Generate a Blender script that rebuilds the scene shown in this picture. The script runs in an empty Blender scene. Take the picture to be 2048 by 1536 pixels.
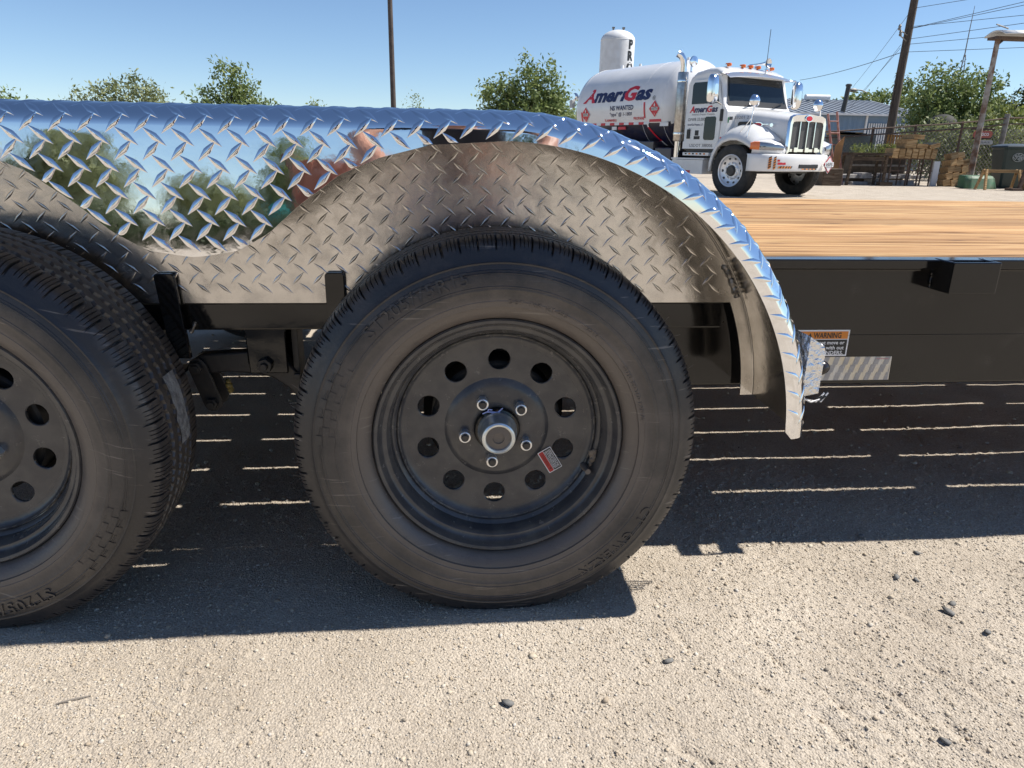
import bpy, math, random
import numpy as np
from mathutils import Matrix, Vector
random.seed(7)
RNG = np.random.default_rng(11)
SC = bpy.context.scene
COL = SC.collection
R = math.radians
PI = math.pi

# ------------------------------------------------------------------ camera, sky, sun, exposure
cam = bpy.data.cameras.new('camera')
cam.sensor_width = 36.0
cam.lens = 36.0 * 1420.0 / 2048.0
cam.clip_start = 0.02
cam.clip_end = 3000.0
cam_ob = bpy.data.objects.new('camera', cam)
COL.objects.link(cam_ob)
PITCH, YAW, ROLL = 0.3198, -0.0904, 0.0172
fw = Vector((-math.sin(YAW) * math.cos(PITCH), math.cos(YAW) * math.cos(PITCH), -math.sin(PITCH)))
rt0 = Vector((math.cos(YAW), math.sin(YAW), 0))
up0 = rt0.cross(fw)
rt = rt0 * math.cos(ROLL) + up0 * math.sin(ROLL)
up = up0 * math.cos(ROLL) - rt0 * math.sin(ROLL)
m = Matrix((rt, up, -fw)).transposed().to_4x4()
m.translation = Vector((-0.0798, -1.1063, 0.7978))
cam_ob.matrix_world = m
SC.camera = cam_ob

SUN_TO = Vector((0.78, 0.012, 1.0)).normalized()      # direction towards the sun
SUN_EL = math.asin(SUN_TO.z)
SUN_AZ = math.atan2(SUN_TO.x, SUN_TO.y)               # clockwise from +Y
world = bpy.data.worlds.new('World')
SC.world = world
world.use_nodes = True
wn = world.node_tree.nodes
wl = world.node_tree.links
for n_ in list(wn):
    wn.remove(n_)
sky = wn.new('ShaderNodeTexSky')
sky.sky_type = 'NISHITA'
sky.sun_disc = False
sky.sun_elevation = SUN_EL
sky.sun_rotation = SUN_AZ
sky.altitude = 1500.0
sky.air_density = 1.0
sky.dust_density = 0.0
sky.ozone_density = 4.5
bg = wn.new('ShaderNodeBackground')
bg.inputs['Strength'].default_value = 0.0675
wo = wn.new('ShaderNodeOutputWorld')
wl.new(sky.outputs[0], bg.inputs['Color'])
wl.new(bg.outputs[0], wo.inputs['Surface'])

sun = bpy.data.lights.new('sun', 'SUN')
sun.energy = 3.8
sun.angle = R(0.53)
sun.color = (1.0, 0.95, 0.87)
sun_ob = bpy.data.objects.new('sun', sun)
sun_ob.rotation_euler = SUN_TO.to_track_quat('Z', 'Y').to_euler()
sun_ob.location = (4, 0, 8)
COL.objects.link(sun_ob)

SC.view_settings.view_transform = 'Standard'
SC.view_settings.look = 'None'
SC.view_settings.exposure = 1.0
SC.view_settings.gamma = 1.0
SC.view_settings.use_curve_mapping = False
SC.render.engine = 'CYCLES'
SC.cycles.use_denoising = True
SC.cycles.max_bounces = 8
SC.cycles.transparent_max_bounces = 8
SC.cycles.caustics_reflective = True
SC.cycles.blur_glossy = 0.1
SC.cycles.sample_clamp_indirect = 6.0

# ------------------------------------------------------------------ materials
def nt(mat):
    return mat.node_tree.nodes, mat.node_tree.links

def pmat(name, col, rough=0.5, metal=0.0, col2=None, nscale=8.0, bump=0.0, bscale=60.0, spec=0.5,
         rough2=None, detail=6.0, emit=None, lo=0.35, hi=0.65, dust=None, dscale=5.0, dlo=0.5, dhi=0.75, drough=0.85,
         coat=0.0, stretch=None):
    mat = bpy.data.materials.new(name)
    mat.use_nodes = True
    N, L = nt(mat)
    b = N['Principled BSDF']
    b.inputs['Base Color'].default_value = (*col, 1)
    b.inputs['Roughness'].default_value = rough
    b.inputs['Metallic'].default_value = metal
    b.inputs['Specular IOR Level'].default_value = spec
    b.inputs['Coat Weight'].default_value = coat
    b.inputs['Coat Roughness'].default_value = 0.08
    if col2 is None and bump == 0 and emit is None and dust is None and rough2 is None:
        return mat
    tc = N.new('ShaderNodeTexCoord')
    src = tc.outputs['Object']
    if stretch:
        mp = N.new('ShaderNodeMapping')
        mp.inputs['Scale'].default_value = stretch
        L.new(src, mp.inputs['Vector'])
        src = mp.outputs['Vector']
    colour_out = None
    if col2 is not None or rough2 is not None:
        nz = N.new('ShaderNodeTexNoise')
        nz.inputs['Scale'].default_value = nscale
        nz.inputs['Detail'].default_value = detail
        L.new(src, nz.inputs['Vector'])
        mr = N.new('ShaderNodeMapRange')
        mr.inputs['From Min'].default_value = lo
        mr.inputs['From Max'].default_value = hi
        L.new(nz.outputs['Fac'], mr.inputs['Value'])
        if col2 is not None:
            mx = N.new('ShaderNodeMix')
            mx.data_type = 'RGBA'
            mx.inputs['A'].default_value = (*col, 1)
            mx.inputs['B'].default_value = (*col2, 1)
            L.new(mr.outputs['Result'], mx.inputs['Factor'])
            colour_out = mx.outputs['Result']
        if rough2 is not None:
            m2 = N.new('ShaderNodeMapRange')
            m2.inputs['To Min'].default_value = rough
            m2.inputs['To Max'].default_value = rough2
            L.new(mr.outputs['Result'], m2.inputs['Value'])
            L.new(m2.outputs['Result'], b.inputs['Roughness'])
    if dust is not None:
        nz = N.new('ShaderNodeTexNoise')
        nz.inputs['Scale'].default_value = dscale
        nz.inputs['Detail'].default_value = 9.0
        nz.inputs['Roughness'].default_value = 0.68
        L.new(tc.outputs['Object'], nz.inputs['Vector'])
        mr = N.new('ShaderNodeMapRange')
        mr.inputs['From Min'].default_value = dlo
        mr.inputs['From Max'].default_value = dhi
        L.new(nz.outputs['Fac'], mr.inputs['Value'])
        mx = N.new('ShaderNodeMix')
        mx.data_type = 'RGBA'
        mx.inputs['A'].default_value = (*col, 1)
        if colour_out:
            L.new(colour_out, mx.inputs['A'])
        mx.inputs['B'].default_value = (*dust, 1)
        L.new(mr.outputs['Result'], mx.inputs['Factor'])
        colour_out = mx.outputs['Result']
        if rough2 is None:
            m2 = N.new('ShaderNodeMapRange')
            m2.inputs['To Min'].default_value = rough
            m2.inputs['To Max'].default_value = drough
            L.new(mr.outputs['Result'], m2.inputs['Value'])
            L.new(m2.outputs['Result'], b.inputs['Roughness'])
    if colour_out:
        L.new(colour_out, b.inputs['Base Color'])
    if bump > 0:
        nb = N.new('ShaderNodeTexNoise')
        nb.inputs['Scale'].default_value = bscale
        nb.inputs['Detail'].default_value = 5.0
        L.new(src, nb.inputs['Vector'])
        bp = N.new('ShaderNodeBump')
        bp.inputs['Strength'].default_value = bump
        bp.inputs['Distance'].default_value = 0.01
        L.new(nb.outputs['Fac'], bp.inputs['Height'])
        L.new(bp.outputs['Normal'], b.inputs['Normal'])
    if emit:
        b.inputs['Emission Color'].default_value = (*emit[0], 1)
        b.inputs['Emission Strength'].default_value = emit[1]
    return mat

def leaf_mat(name, c1, c2, trans=0.3):
    mat = bpy.data.materials.new(name)
    mat.use_nodes = True
    N, L = nt(mat)
    b = N['Principled BSDF']
    geo = N.new('ShaderNodeNewGeometry')
    cr = N.new('ShaderNodeValToRGB')
    cr.color_ramp.elements[0].color = (*c1, 1)
    cr.color_ramp.elements[1].color = (*c2, 1)
    L.new(geo.outputs['Random Per Island'], cr.inputs['Fac'])
    L.new(cr.outputs['Color'], b.inputs['Base Color'])
    b.inputs['Roughness'].default_value = 0.6
    tr = N.new('ShaderNodeBsdfTranslucent')
    L.new(cr.outputs['Color'], tr.inputs['Color'])
    mx = N.new('ShaderNodeMixShader')
    mx.inputs['Fac'].default_value = trans
    L.new(b.outputs[0], mx.inputs[1])
    L.new(tr.outputs[0], mx.inputs[2])
    L.new(mx.outputs[0], N['Material Output'].inputs['Surface'])
    return mat

M = {}
DUST = (0.16, 0.13, 0.10)
def rubber_mat():
    mat = bpy.data.materials.new('tyre_rubber')
    mat.use_nodes = True
    N, L = nt(mat)
    b = N['Principled BSDF']
    tc = N.new('ShaderNodeTexCoord')
    sp = N.new('ShaderNodeSeparateXYZ')
    L.new(tc.outputs['Object'], sp.inputs[0])
    cb = N.new('ShaderNodeCombineXYZ')
    L.new(sp.outputs[0], cb.inputs[0])
    L.new(sp.outputs[2], cb.inputs[1])
    ln = N.new('ShaderNodeVectorMath')
    ln.operation = 'LENGTH'
    L.new(cb.outputs[0], ln.inputs[0])
    ring = N.new('ShaderNodeValToRGB')       # how much dirt clings at each radius
    mr0 = N.new('ShaderNodeMapRange')
    mr0.inputs['From Min'].default_value = .205
    mr0.inputs['From Max'].default_value = .345
    L.new(ln.outputs['Value'], mr0.inputs['Value'])
    L.new(mr0.outputs['Result'], ring.inputs['Fac'])
    els = ring.color_ramp.elements
    els[0].position, els[0].color = 0.0, (.62, .62, .62, 1)
    els[1].position, els[1].color = 1.0, (.50, .50, .50, 1)
    for p_, v_ in ((.26, .66), (.33, .40), (.50, .30), (.66, .22), (.80, .16), (.90, .26)):
        e = els.new(p_)
        e.color = (v_, v_, v_, 1)
    n1 = N.new('ShaderNodeTexNoise')
    n1.inputs['Scale'].default_value = 9.0
    n1.inputs['Detail'].default_value = 12
    n1.inputs['Roughness'].default_value = 0.74
    L.new(tc.outputs['Object'], n1.inputs['Vector'])
    ad = N.new('ShaderNodeMath')
    ad.operation = 'ADD'
    L.new(n1.outputs['Fac'], ad.inputs[0])
    L.new(ring.outputs['Color'], ad.inputs[1])
    mr = N.new('ShaderNodeMapRange')
    mr.inputs['From Min'].default_value = 0.68
    mr.inputs['From Max'].default_value = 1.12
    L.new(ad.outputs[0], mr.inputs['Value'])
    mx = N.new('ShaderNodeMix')
    mx.data_type = 'RGBA'
    mx.inputs['A'].default_value = (.020, .020, .0225, 1)
    mx.inputs['B'].default_value = (.118, .099, .084, 1)
    L.new(mr.outputs['Result'], mx.inputs['Factor'])
    # scuffs
    mp = N.new('ShaderNodeMapping')
    mp.inputs['Scale'].default_value = (10, 30, 190)
    mp.inputs['Rotation'].default_value = (0, .9, 0)
    L.new(tc.outputs['Object'], mp.inputs['Vector'])
    n2 = N.new('ShaderNodeTexNoise')
    n2.inputs['Scale'].default_value = 1.0
    n2.inputs['Detail'].default_value = 6
    L.new(mp.outputs[0], n2.inputs['Vector'])
    m2 = N.new('ShaderNodeMapRange')
    m2.inputs['From Min'].default_value = .645
    m2.inputs['From Max'].default_value = .70
    m2.inputs['To Max'].default_value = .6
    L.new(n2.outputs['Fac'], m2.inputs['Value'])
    mx2 = N.new('ShaderNodeMix')
    mx2.data_type = 'RGBA'
    L.new(m2.outputs['Result'], mx2.inputs['Factor'])
    L.new(mx.outputs['Result'], mx2.inputs['A'])
    mx2.inputs['B'].default_value = (.22, .195, .17, 1)
    L.new(mx2.outputs['Result'], b.inputs['Base Color'])
    b.inputs['Roughness'].default_value = .40
    b.inputs['Specular IOR Level'].default_value = .65
    nb = N.new('ShaderNodeTexNoise')
    nb.inputs['Scale'].default_value = 240
    L.new(tc.outputs['Object'], nb.inputs['Vector'])
    bp = N.new('ShaderNodeBump')
    bp.inputs['Strength'].default_value = .1
    bp.inputs['Distance'].default_value = .004
    L.new(nb.outputs['Fac'], bp.inputs['Height'])
    L.new(bp.outputs['Normal'], b.inputs['Normal'])
    return mat
M['rubber'] = rubber_mat()
M['rim'] = pmat('wheel_black_paint', (0.050, 0.050, 0.053), 0.24, col2=(0.080, 0.077, 0.074), nscale=26, bump=0.06, bscale=150, detail=9.0, lo=.42, hi=.62,
                dust=(0.24, 0.215, 0.18), dscale=55, dlo=0.62, dhi=0.80, spec=0.6)
M['rimdust'] = pmat('wheel_dusty_edge', (0.08, 0.075, 0.066), 0.7, col2=(0.19, 0.165, 0.13), nscale=40, bump=0.15, bscale=220)
M['gloss'] = pmat('frame_black_paint', (0.006, 0.006, 0.006), 0.05, rough2=0.13, nscale=5, bump=0.02, bscale=30, dust=(0.04, 0.035, 0.03),
                  dscale=22, dlo=0.66, dhi=1.0)
M['web'] = pmat('rail_black_paint', (0.007, 0.0065, 0.006), 0.09, rough2=0.20, nscale=3, bump=0.012, bscale=22, dust=(0.05, 0.042, 0.036),
                dscale=14, dlo=0.56, dhi=0.95)
M['alu'] = pmat('polished_aluminium', (0.86, 0.865, 0.875), 0.02, 1.0, rough2=0.06, nscale=60, bump=0.03, bscale=11)
M['mill'] = pmat('mill_aluminium', (0.66, 0.64, 0.61), 0.17, 1.0, col2=(0.58, 0.56, 0.53), rough2=None, nscale=6, bump=0.05, bscale=25,
                 dust=(0.46, 0.43, 0.39), dscale=30, dlo=0.45, dhi=0.95, drough=0.42)
M['weld'] = pmat('weld_bead', (0.42, 0.41, 0.40), 0.38, 1.0, col2=(0.14, 0.13, 0.12), nscale=120, bump=0.4, bscale=200)
M['zinc'] = pmat('zinc_plate', (0.74, 0.78, 0.79), 0.30, 0.9, col2=(0.60, 0.65, 0.67), nscale=80)
M['nut'] = pmat('nut_chrome', (0.95, 0.95, 0.94), 0.3, 0.85)
M['dark'] = pmat('dark_steel', (0.026, 0.025, 0.024), 0.42, col2=(0.045, 0.041, 0.037), nscale=20, bump=0.1, bscale=80)
M['white'] = pmat('sticker_white', (0.72, 0.72, 0.72), 0.4)
M['orange'] = pmat('sticker_orange', (0.62, 0.20, 0.02), 0.4)
M['black'] = pmat('print_black', (0.012, 0.012, 0.012), 0.45)
M['red'] = pmat('print_red', (0.45, 0.025, 0.025), 0.4)
M['tapelight'] = pmat('foil_light', (0.50, 0.52, 0.55), 0.3, 0.55, col2=(0.56, 0.50, 0.38), nscale=14, bump=0.15, bscale=300)
M['tapedark'] = pmat('foil_dark', (0.27, 0.275, 0.29), 0.35, 0.4, col2=(0.33, 0.33, 0.34), nscale=60, bump=0.1, bscale=300)
M['chalk'] = pmat('blue_marker', (0.42, 0.47, 0.80), 0.7)
M['foil'] = pmat('crumpled_foil', (0.78, 0.79, 0.8), 0.22, 1.0, bump=1.0, bscale=70)
M['wirew'] = pmat('wire_white', (0.7, 0.7, 0.7), 0.35)
M['mud'] = pmat('dried_mud', (0.22, 0.18, 0.135), 0.95, col2=(0.14, 0.115, 0.09), nscale=60, bump=0.6, bscale=150)
M['grease'] = pmat('yellow_grease', (0.30, 0.22, 0.06), 0.4, bump=0.5, bscale=120)

def wood_mat(name, c1, c2, c3):
    mat = bpy.data.materials.new(name)
    mat.use_nodes = True
    N, L = nt(mat)
    b = N['Principled BSDF']
    b.inputs['Roughness'].default_value = 0.75
    b.inputs['Specular IOR Level'].default_value = 0.25
    tc = N.new('ShaderNodeTexCoord')
    oi = N.new('ShaderNodeObjectInfo')
    ad = N.new('ShaderNodeVectorMath')
    ad.operation = 'ADD'
    sc = N.new('ShaderNodeVectorMath')
    sc.operation = 'SCALE'
    sc.inputs['Scale'].default_value = 37.0
    cmb = N.new('ShaderNodeCombineXYZ')
    L.new(oi.outputs['Random'], cmb.inputs[0])
    L.new(oi.outputs['Random'], cmb.inputs[1])
    L.new(cmb.outputs[0], sc.inputs[0])
    L.new(tc.outputs['Object'], ad.inputs[0])
    L.new(sc.outputs[0], ad.inputs[1])
    mp = N.new('ShaderNodeMapping')
    mp.inputs['Scale'].default_value = (0.9, 40.0, 8.0)
    L.new(ad.outputs[0], mp.inputs['Vector'])
    nz = N.new('ShaderNodeTexNoise')
    nz.inputs['Scale'].default_value = 2.4
    nz.inputs['Detail'].default_value = 8
    nz.inputs['Roughness'].default_value = 0.62
    nz.inputs['Distortion'].default_value = 0.6
    L.new(mp.outputs[0], nz.inputs['Vector'])
    cr = N.new('ShaderNodeValToRGB')
    cr.color_ramp.elements[0].position = 0.36
    cr.color_ramp.elements[0].color = (*c1, 1)
    cr.color_ramp.elements[1].position = 0.64
    cr.color_ramp.elements[1].color = (*c3, 1)
    e = cr.color_ramp.elements.new(0.5)
    e.color = (*c2, 1)
    L.new(nz.outputs['Fac'], cr.inputs['Fac'])
    # per-board tint and a few knots
    hs = N.new('ShaderNodeHueSaturation')
    mr = N.new('ShaderNodeMapRange')
    mr.inputs['To Min'].default_value = 0.78
    mr.inputs['To Max'].default_value = 1.15
    L.new(oi.outputs['Random'], mr.inputs['Value'])
    L.new(mr.outputs['Result'], hs.inputs['Value'])
    L.new(cr.outputs['Color'], hs.inputs['Color'])
    mp2 = N.new('ShaderNodeMapping')
    mp2.inputs['Scale'].default_value = (2.2, 6.5, 2.0)
    L.new(ad.outputs[0], mp2.inputs['Vector'])
    vo = N.new('ShaderNodeTexVoronoi')
    vo.inputs['Scale'].default_value = 1.6
    vo.inputs['Randomness'].default_value = 1.0
    L.new(mp2.outputs[0], vo.inputs['Vector'])
    kr = N.new('ShaderNodeMapRange')
    kr.inputs['From Min'].default_value = 0.05
    kr.inputs['From Max'].default_value = 0.13
    kr.inputs['To Min'].default_value = 1.0
    kr.inputs['To Max'].default_value = 0.0
    L.new(vo.outputs['Distance'], kr.inputs['Value'])
    mx = N.new('ShaderNodeMix')
    mx.data_type = 'RGBA'
    L.new(kr.outputs['Result'], mx.inputs['Factor'])
    L.new(hs.outputs['Color'], mx.inputs['A'])
    mx.inputs['B'].default_value = (0.07, 0.032, 0.014, 1)
    L.new(mx.outputs['Result'], b.inputs['Base Color'])
    bp = N.new('ShaderNodeBump')
    bp.inputs['Strength'].default_value = 0.35
    bp.inputs['Distance'].default_value = 0.004
    L.new(nz.outputs['Fac'], bp.inputs['Height'])
    L.new(bp.outputs['Normal'], b.inputs['Normal'])
    return mat
M['plank'] = wood_mat('pine_plank', (0.15, 0.068, 0.025), (0.42, 0.235, 0.10), (0.61, 0.41, 0.205))

def ground_mat():
    mat = bpy.data.materials.new('gravel_dirt')
    mat.use_nodes = True
    N, L = nt(mat)
    b = N['Principled BSDF']
    b.inputs['Roughness'].default_value = 0.95
    b.inputs['Specular IOR Level'].default_value = 0.15
    tc = N.new('ShaderNodeTexCoord')
    n1 = N.new('ShaderNodeTexNoise')
    n1.inputs['Scale'].default_value = 3.0
    n1.inputs['Detail'].default_value = 10
    n1.inputs['Roughness'].default_value = 0.6
    L.new(tc.outputs['Object'], n1.inputs['Vector'])
    c1 = N.new('ShaderNodeValToRGB')
    c1.color_ramp.elements[0].position = 0.32
    c1.color_ramp.elements[0].color = (0.355, 0.31, 0.256, 1)
    c1.color_ramp.elements[1].position = 0.70
    c1.color_ramp.elements[1].color = (0.475, 0.425, 0.36, 1)
    L.new(n1.outputs['Fac'], c1.inputs['Fac'])
    n2 = N.new('ShaderNodeTexNoise')
    n2.inputs['Scale'].default_value = 260.0
    n2.inputs['Detail'].default_value = 4
    n2.inputs['Roughness'].default_value = 0.7
    L.new(tc.outputs['Object'], n2.inputs['Vector'])
    c2 = N.new('ShaderNodeValToRGB')  # fine grain tone; tiny shadows between grains are put into the colour
    c2.color_ramp.elements[0].position = 0.28
    c2.color_ramp.elements[0].color = (0.55, 0.52, 0.49, 1)
    c2.color_ramp.elements[1].position = 0.66
    c2.color_ramp.elements[1].color = (1.35, 1.33, 1.30, 1)
    L.new(n2.outputs['Fac'], c2.inputs['Fac'])
    mu = N.new('ShaderNodeMix')
    mu.data_type = 'RGBA'
    mu.blend_type = 'MULTIPLY'
    mu.inputs['Factor'].default_value = 0.8
    L.new(c1.outputs['Color'], mu.inputs['A'])
    L.new(c2.outputs['Color'], mu.inputs['B'])
    L.new(mu.outputs['Result'], b.inputs['Base Color'])
    v = N.new('ShaderNodeTexVoronoi')
    v.inputs['Scale'].default_value = 250.0
    L.new(tc.outputs['Object'], v.inputs['Vector'])
    n3 = N.new('ShaderNodeTexNoise')
    n3.inputs['Scale'].default_value = 420.0
    n3.inputs['Detail'].default_value = 3
    L.new(tc.outputs['Object'], n3.inputs['Vector'])
    ad = N.new('ShaderNodeMath')
    ad.operation = 'SUBTRACT'
    L.new(n3.outputs['Fac'], ad.inputs[0])
    L.new(v.outputs['Distance'], ad.inputs[1])
    bp = N.new('ShaderNodeBump')
    bp.inputs['Strength'].default_value = 0.7
    bp.inputs['Distance'].default_value = 0.003
    L.new(ad.outputs[0], bp.inputs['Height'])
    L.new(bp.outputs['Normal'], b.inputs['Normal'])
    return mat
M['ground'] = ground_mat()

def pebble_mat():
    mat = bpy.data.materials.new('gravel_stones')
    mat.use_nodes = True
    N, L = nt(mat)
    b = N['Principled BSDF']
    b.inputs['Roughness'].default_value = 0.9
    b.inputs['Specular IOR Level'].default_value = 0.2
    geo = N.new('ShaderNodeNewGeometry')
    cr = N.new('ShaderNodeValToRGB')
    cr.color_ramp.elements[0].color = (0.20, 0.18, 0.155, 1)
    cr.color_ramp.elements[1].position = 0.1
    cr.color_ramp.elements[1].color = (0.36, 0.295, 0.22, 1)
    for p, c in ((0.35, (0.46, 0.39, 0.30)), (0.7, (0.52, 0.46, 0.37)), (0.9, (0.43, 0.40, 0.36)), (1.0, (0.58, 0.53, 0.46))):
        e = cr.color_ramp.elements.new(p)
        e.color = (*c, 1)
    L.new(geo.outputs['Random Per Island'], cr.inputs['Fac'])
    tc = N.new('ShaderNodeTexCoord')
    nz = N.new('ShaderNodeTexNoise')
    nz.inputs['Scale'].default_value = 300
    L.new(tc.outputs['Object'], nz.inputs['Vector'])
    bp = N.new('ShaderNodeBump')
    bp.inputs['Strength'].default_value = 0.3
    bp.inputs['Distance'].default_value = 0.002
    L.new(nz.outputs['Fac'], bp.inputs['Height'])
    L.new(bp.outputs['Normal'], b.inputs['Normal'])
    L.new(cr.outputs['Color'], b.inputs['Base Color'])
    return mat
M['pebble'] = pebble_mat()
M['stone'] = pmat('grey_stone', (0.10, 0.10, 0.098), 0.85, col2=(0.24, 0.23, 0.215), nscale=60, bump=0.3, bscale=200)

# ------------------------------------------------------------------ mesh helpers
class MB:
    def __init__(s):
        s.v, s.f, s.m = [], [], []

    def add(s, verts, faces, mi=0):
        o = len(s.v)
        s.v += [tuple(p) for p in verts]
        s.f += [tuple(i + o for i in f) for f in faces]
        s.m += [mi] * len(faces)

    def box(s, c, d, mi=0, rot=None, taper=None):
        x, y, z = d[0] / 2, d[1] / 2, d[2] / 2
        tx, ty = taper or (1, 1)
        P = [(-x, -y, -z), (x, -y, -z), (x, y, -z), (-x, y, -z), (-x * tx, -y * ty, z), (x * tx, -y * ty, z), (x * tx, y * ty, z), (-x * tx, y * ty, z)]
        if rot is not None:
            P = [rot @ Vector(p) for p in P]
        P = [(p[0] + c[0], p[1] + c[1], p[2] + c[2]) for p in P]
        s.add(P, [(0, 3, 2, 1), (4, 5, 6, 7), (0, 1, 5, 4), (1, 2, 6, 5), (2, 3, 7, 6), (3, 0, 4, 7)], mi)

    def cyl(s, p0, p1, r0, r1=None, n=16, mi=0, caps=True):
        s.tube([p0, p1], [r0, r0 if r1 is None else r1], n, mi, caps)

    def tube(s, pts, r, n=8, mi=0, caps=True):
        pts = [Vector(p) for p in pts]
        if not isinstance(r, (list, tuple)):
            r = [r] * len(pts)
        V, F = [], []
        t0 = (pts[1] - pts[0]).normalized()
        a = t0.orthogonal().normalized()
        for i, p in enumerate(pts):
            if i == 0:
                t = t0
            elif i == len(pts) - 1:
                t = (pts[i] - pts[i - 1]).normalized()
            else:
                t = ((pts[i] - pts[i - 1]).normalized() + (pts[i + 1] - pts[i]).normalized())
                t = t.normalized() if t.length > 1e-6 else t0
            a = (a - t * a.dot(t))
            a = a.normalized() if a.length > 1e-6 else t.orthogonal().normalized()
            b = t.cross(a)
            for k in range(n):
                q = 2 * PI * k / n
                V.append(p + (a * math.cos(q) + b * math.sin(q)) * r[i])
        for i in range(len(pts) - 1):
            for k in range(n):
                k2 = (k + 1) % n
                F.append((i * n + k, i * n + k2, (i + 1) * n + k2, (i + 1) * n + k))
        if caps:
            F.append(tuple(range(n - 1, -1, -1)))
            F.append(tuple((len(pts) - 1) * n + k for k in range(n)))
        s.add(V, F, mi)

    def lathe(s, prof, n=48, axis='y', c=(0, 0, 0), mi=0, a0=0.0, a1=2 * PI):
        """prof: (radius, along-axis)"""
        V, F = [], []
        full = abs(a1 - a0 - 2 * PI) < 1e-6
        cnt = n if full else n + 1
        for (r_, h) in prof:
            for k in range(cnt):
                q = a0 + (a1 - a0) * k / n
                x, z = r_ * math.cos(q), r_ * math.sin(q)
                p = {'y': (x, h, z), 'x': (h, x, z), 'z': (x, z, h)}[axis]
                V.append((p[0] + c[0], p[1] + c[1], p[2] + c[2]))
        for i in range(len(prof) - 1):
            for k in range(n):
                k2 = (k + 1) % cnt
                F.append((i * cnt + k, i * cnt + k2, (i + 1) * cnt + k2, (i + 1) * cnt + k))
        s.add(V, F, mi)

    def prism(s, poly, o, u, v, w, mi=0):
        """polygon poly[(a,b)] in plane o+u*a+v*b, extruded by vector w"""
        o, u, v, w = Vector(o), Vector(u), Vector(v), Vector(w)
        n = len(poly)
        V = [o + u * a + v * b for a, b in poly]
        V += [p + w for p in V]
        F = [tuple(range(n)), tuple(range(2 * n - 1, n - 1, -1))]
        for i in range(n):
            j = (i + 1) % n
            F.append((j, i, i + n, j + n))
        s.add(V, F, mi)

    def grid(s, rows, mi=0, closed=False):
        nr, nc = len(rows), len(rows[0])
        V = [p for r_ in rows for p in r_]
        F = []
        for i in range(nr - 1):
            for k in range(nc if closed else nc - 1):
                k2 = (k + 1) % nc
                F.append((i * nc + k, i * nc + k2, (i + 1) * nc + k2, (i + 1) * nc + k))
        s.add(V, F, mi)

    def mesh(s, name, mats, smooth=None, fix=True):
        me = bpy.data.meshes.new(name)
        me.from_pydata([tuple(p) for p in s.v], [], s.f)
        for mt in mats:
            me.materials.append(mt)
        if len(mats) > 1:
            me.polygons.foreach_set('material_index', s.m)
        if fix:
            import bmesh
            bm = bmesh.new()
            bm.from_mesh(me)
            bmesh.ops.recalc_face_normals(bm, faces=bm.faces)
            bm.to_mesh(me)
            bm.free()
        if smooth:
            me.shade_smooth()
            me.set_sharp_from_angle(angle=R(smooth))
        me.update()
        return me

    def build(s, name, mats, parent=None, smooth=None, bevel=None, loc=None, fix=True, seg=2):
        if not isinstance(mats, (list, tuple)):
            mats = [mats]
        me = s.mesh(name, mats, smooth, fix)
        return link(name, me, parent, loc, bevel, seg)

def link(name, me, parent=None, loc=None, bevel=None, seg=2):
    o = bpy.data.objects.new(name, me)
    COL.objects.link(o)
    if parent:
        o.parent = parent
    if loc:
        o.location = loc
    if bevel:
        b = o.modifiers.new('bevel', 'BEVEL')
        b.width = bevel
        b.segments = seg
        b.limit_method = 'ANGLE'
        b.angle_limit = R(40)
    return o

def empty(name, label, cat, loc=(0, 0, 0), rotz=0.0, group=None):
    o = bpy.data.objects.new(name, None)
    COL.objects.link(o)
    o.location = loc
    o.rotation_euler = (0, 0, rotz)
    o.empty_display_size = 0.1
    tag(o, label, cat, group)
    return o

def tag(o, label, cat, group=None):
    o['label'] = label
    o['category'] = cat
    if group:
        o['group'] = group
    return o

def struct(o, kind='structure'):
    o['kind'] = kind
    return o

def copy_tree(o, parent=None):
    c = o.copy()
    COL.objects.link(c)
    c.parent = parent
    for ch in o.children:
        copy_tree(ch, c)
    return c

_tc = {}
def text_mesh(txt, bold=0.0, shear=0.0, space=1.0):
    """flat text outline mesh, height-1 font; returns verts (x,y), faces"""
    key = (txt, bold, shear, space)
    if key in _tc:
        return _tc[key]
    cu = bpy.data.curves.new('lettering', 'FONT')
    cu.body = txt
    cu.size = 1.0
    cu.offset = bold
    cu.shear = shear
    cu.space_character = space
    cu.resolution_u = 2
    ob = bpy.data.objects.new('lettering', cu)
    COL.objects.link(ob)
    dg = bpy.context.evaluated_depsgraph_get()
    me = bpy.data.meshes.new_from_object(ob.evaluated_get(dg))
    V = [(v.co.x, v.co.y) for v in me.vertices]
    F = [tuple(p.vertices) for p in me.polygons]
    bpy.data.objects.remove(ob)
    bpy.data.curves.remove(cu)
    bpy.data.meshes.remove(me)
    _tc[key] = (V, F)
    return V, F

def letter(mb, txt, size, fn, mi=0, bold=0.0, shear=0.0, space=1.0, align='c', wid=None, hgt=None, sx=1.0, x0=None):
    """put text through fn(x,y)->point; returns (xmin,xmax) after placing"""
    V, F = text_mesh(txt, bold, shear, space)
    xs = [p[0] for p in V]
    a, b = min(xs), max(xs)
    sxx = size * sx
    if wid:
        sxx = wid / (b - a)
    off = {'c': -(a + b) / 2, 'l': -a, 'r': -b}[align]
    mb.add([fn((x + off) * sxx, y * size) for x, y in V], F, mi)
    return (b - a) * sxx

def interp(x, xs, ys):
    return float(np.interp(x, xs, ys))

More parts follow.
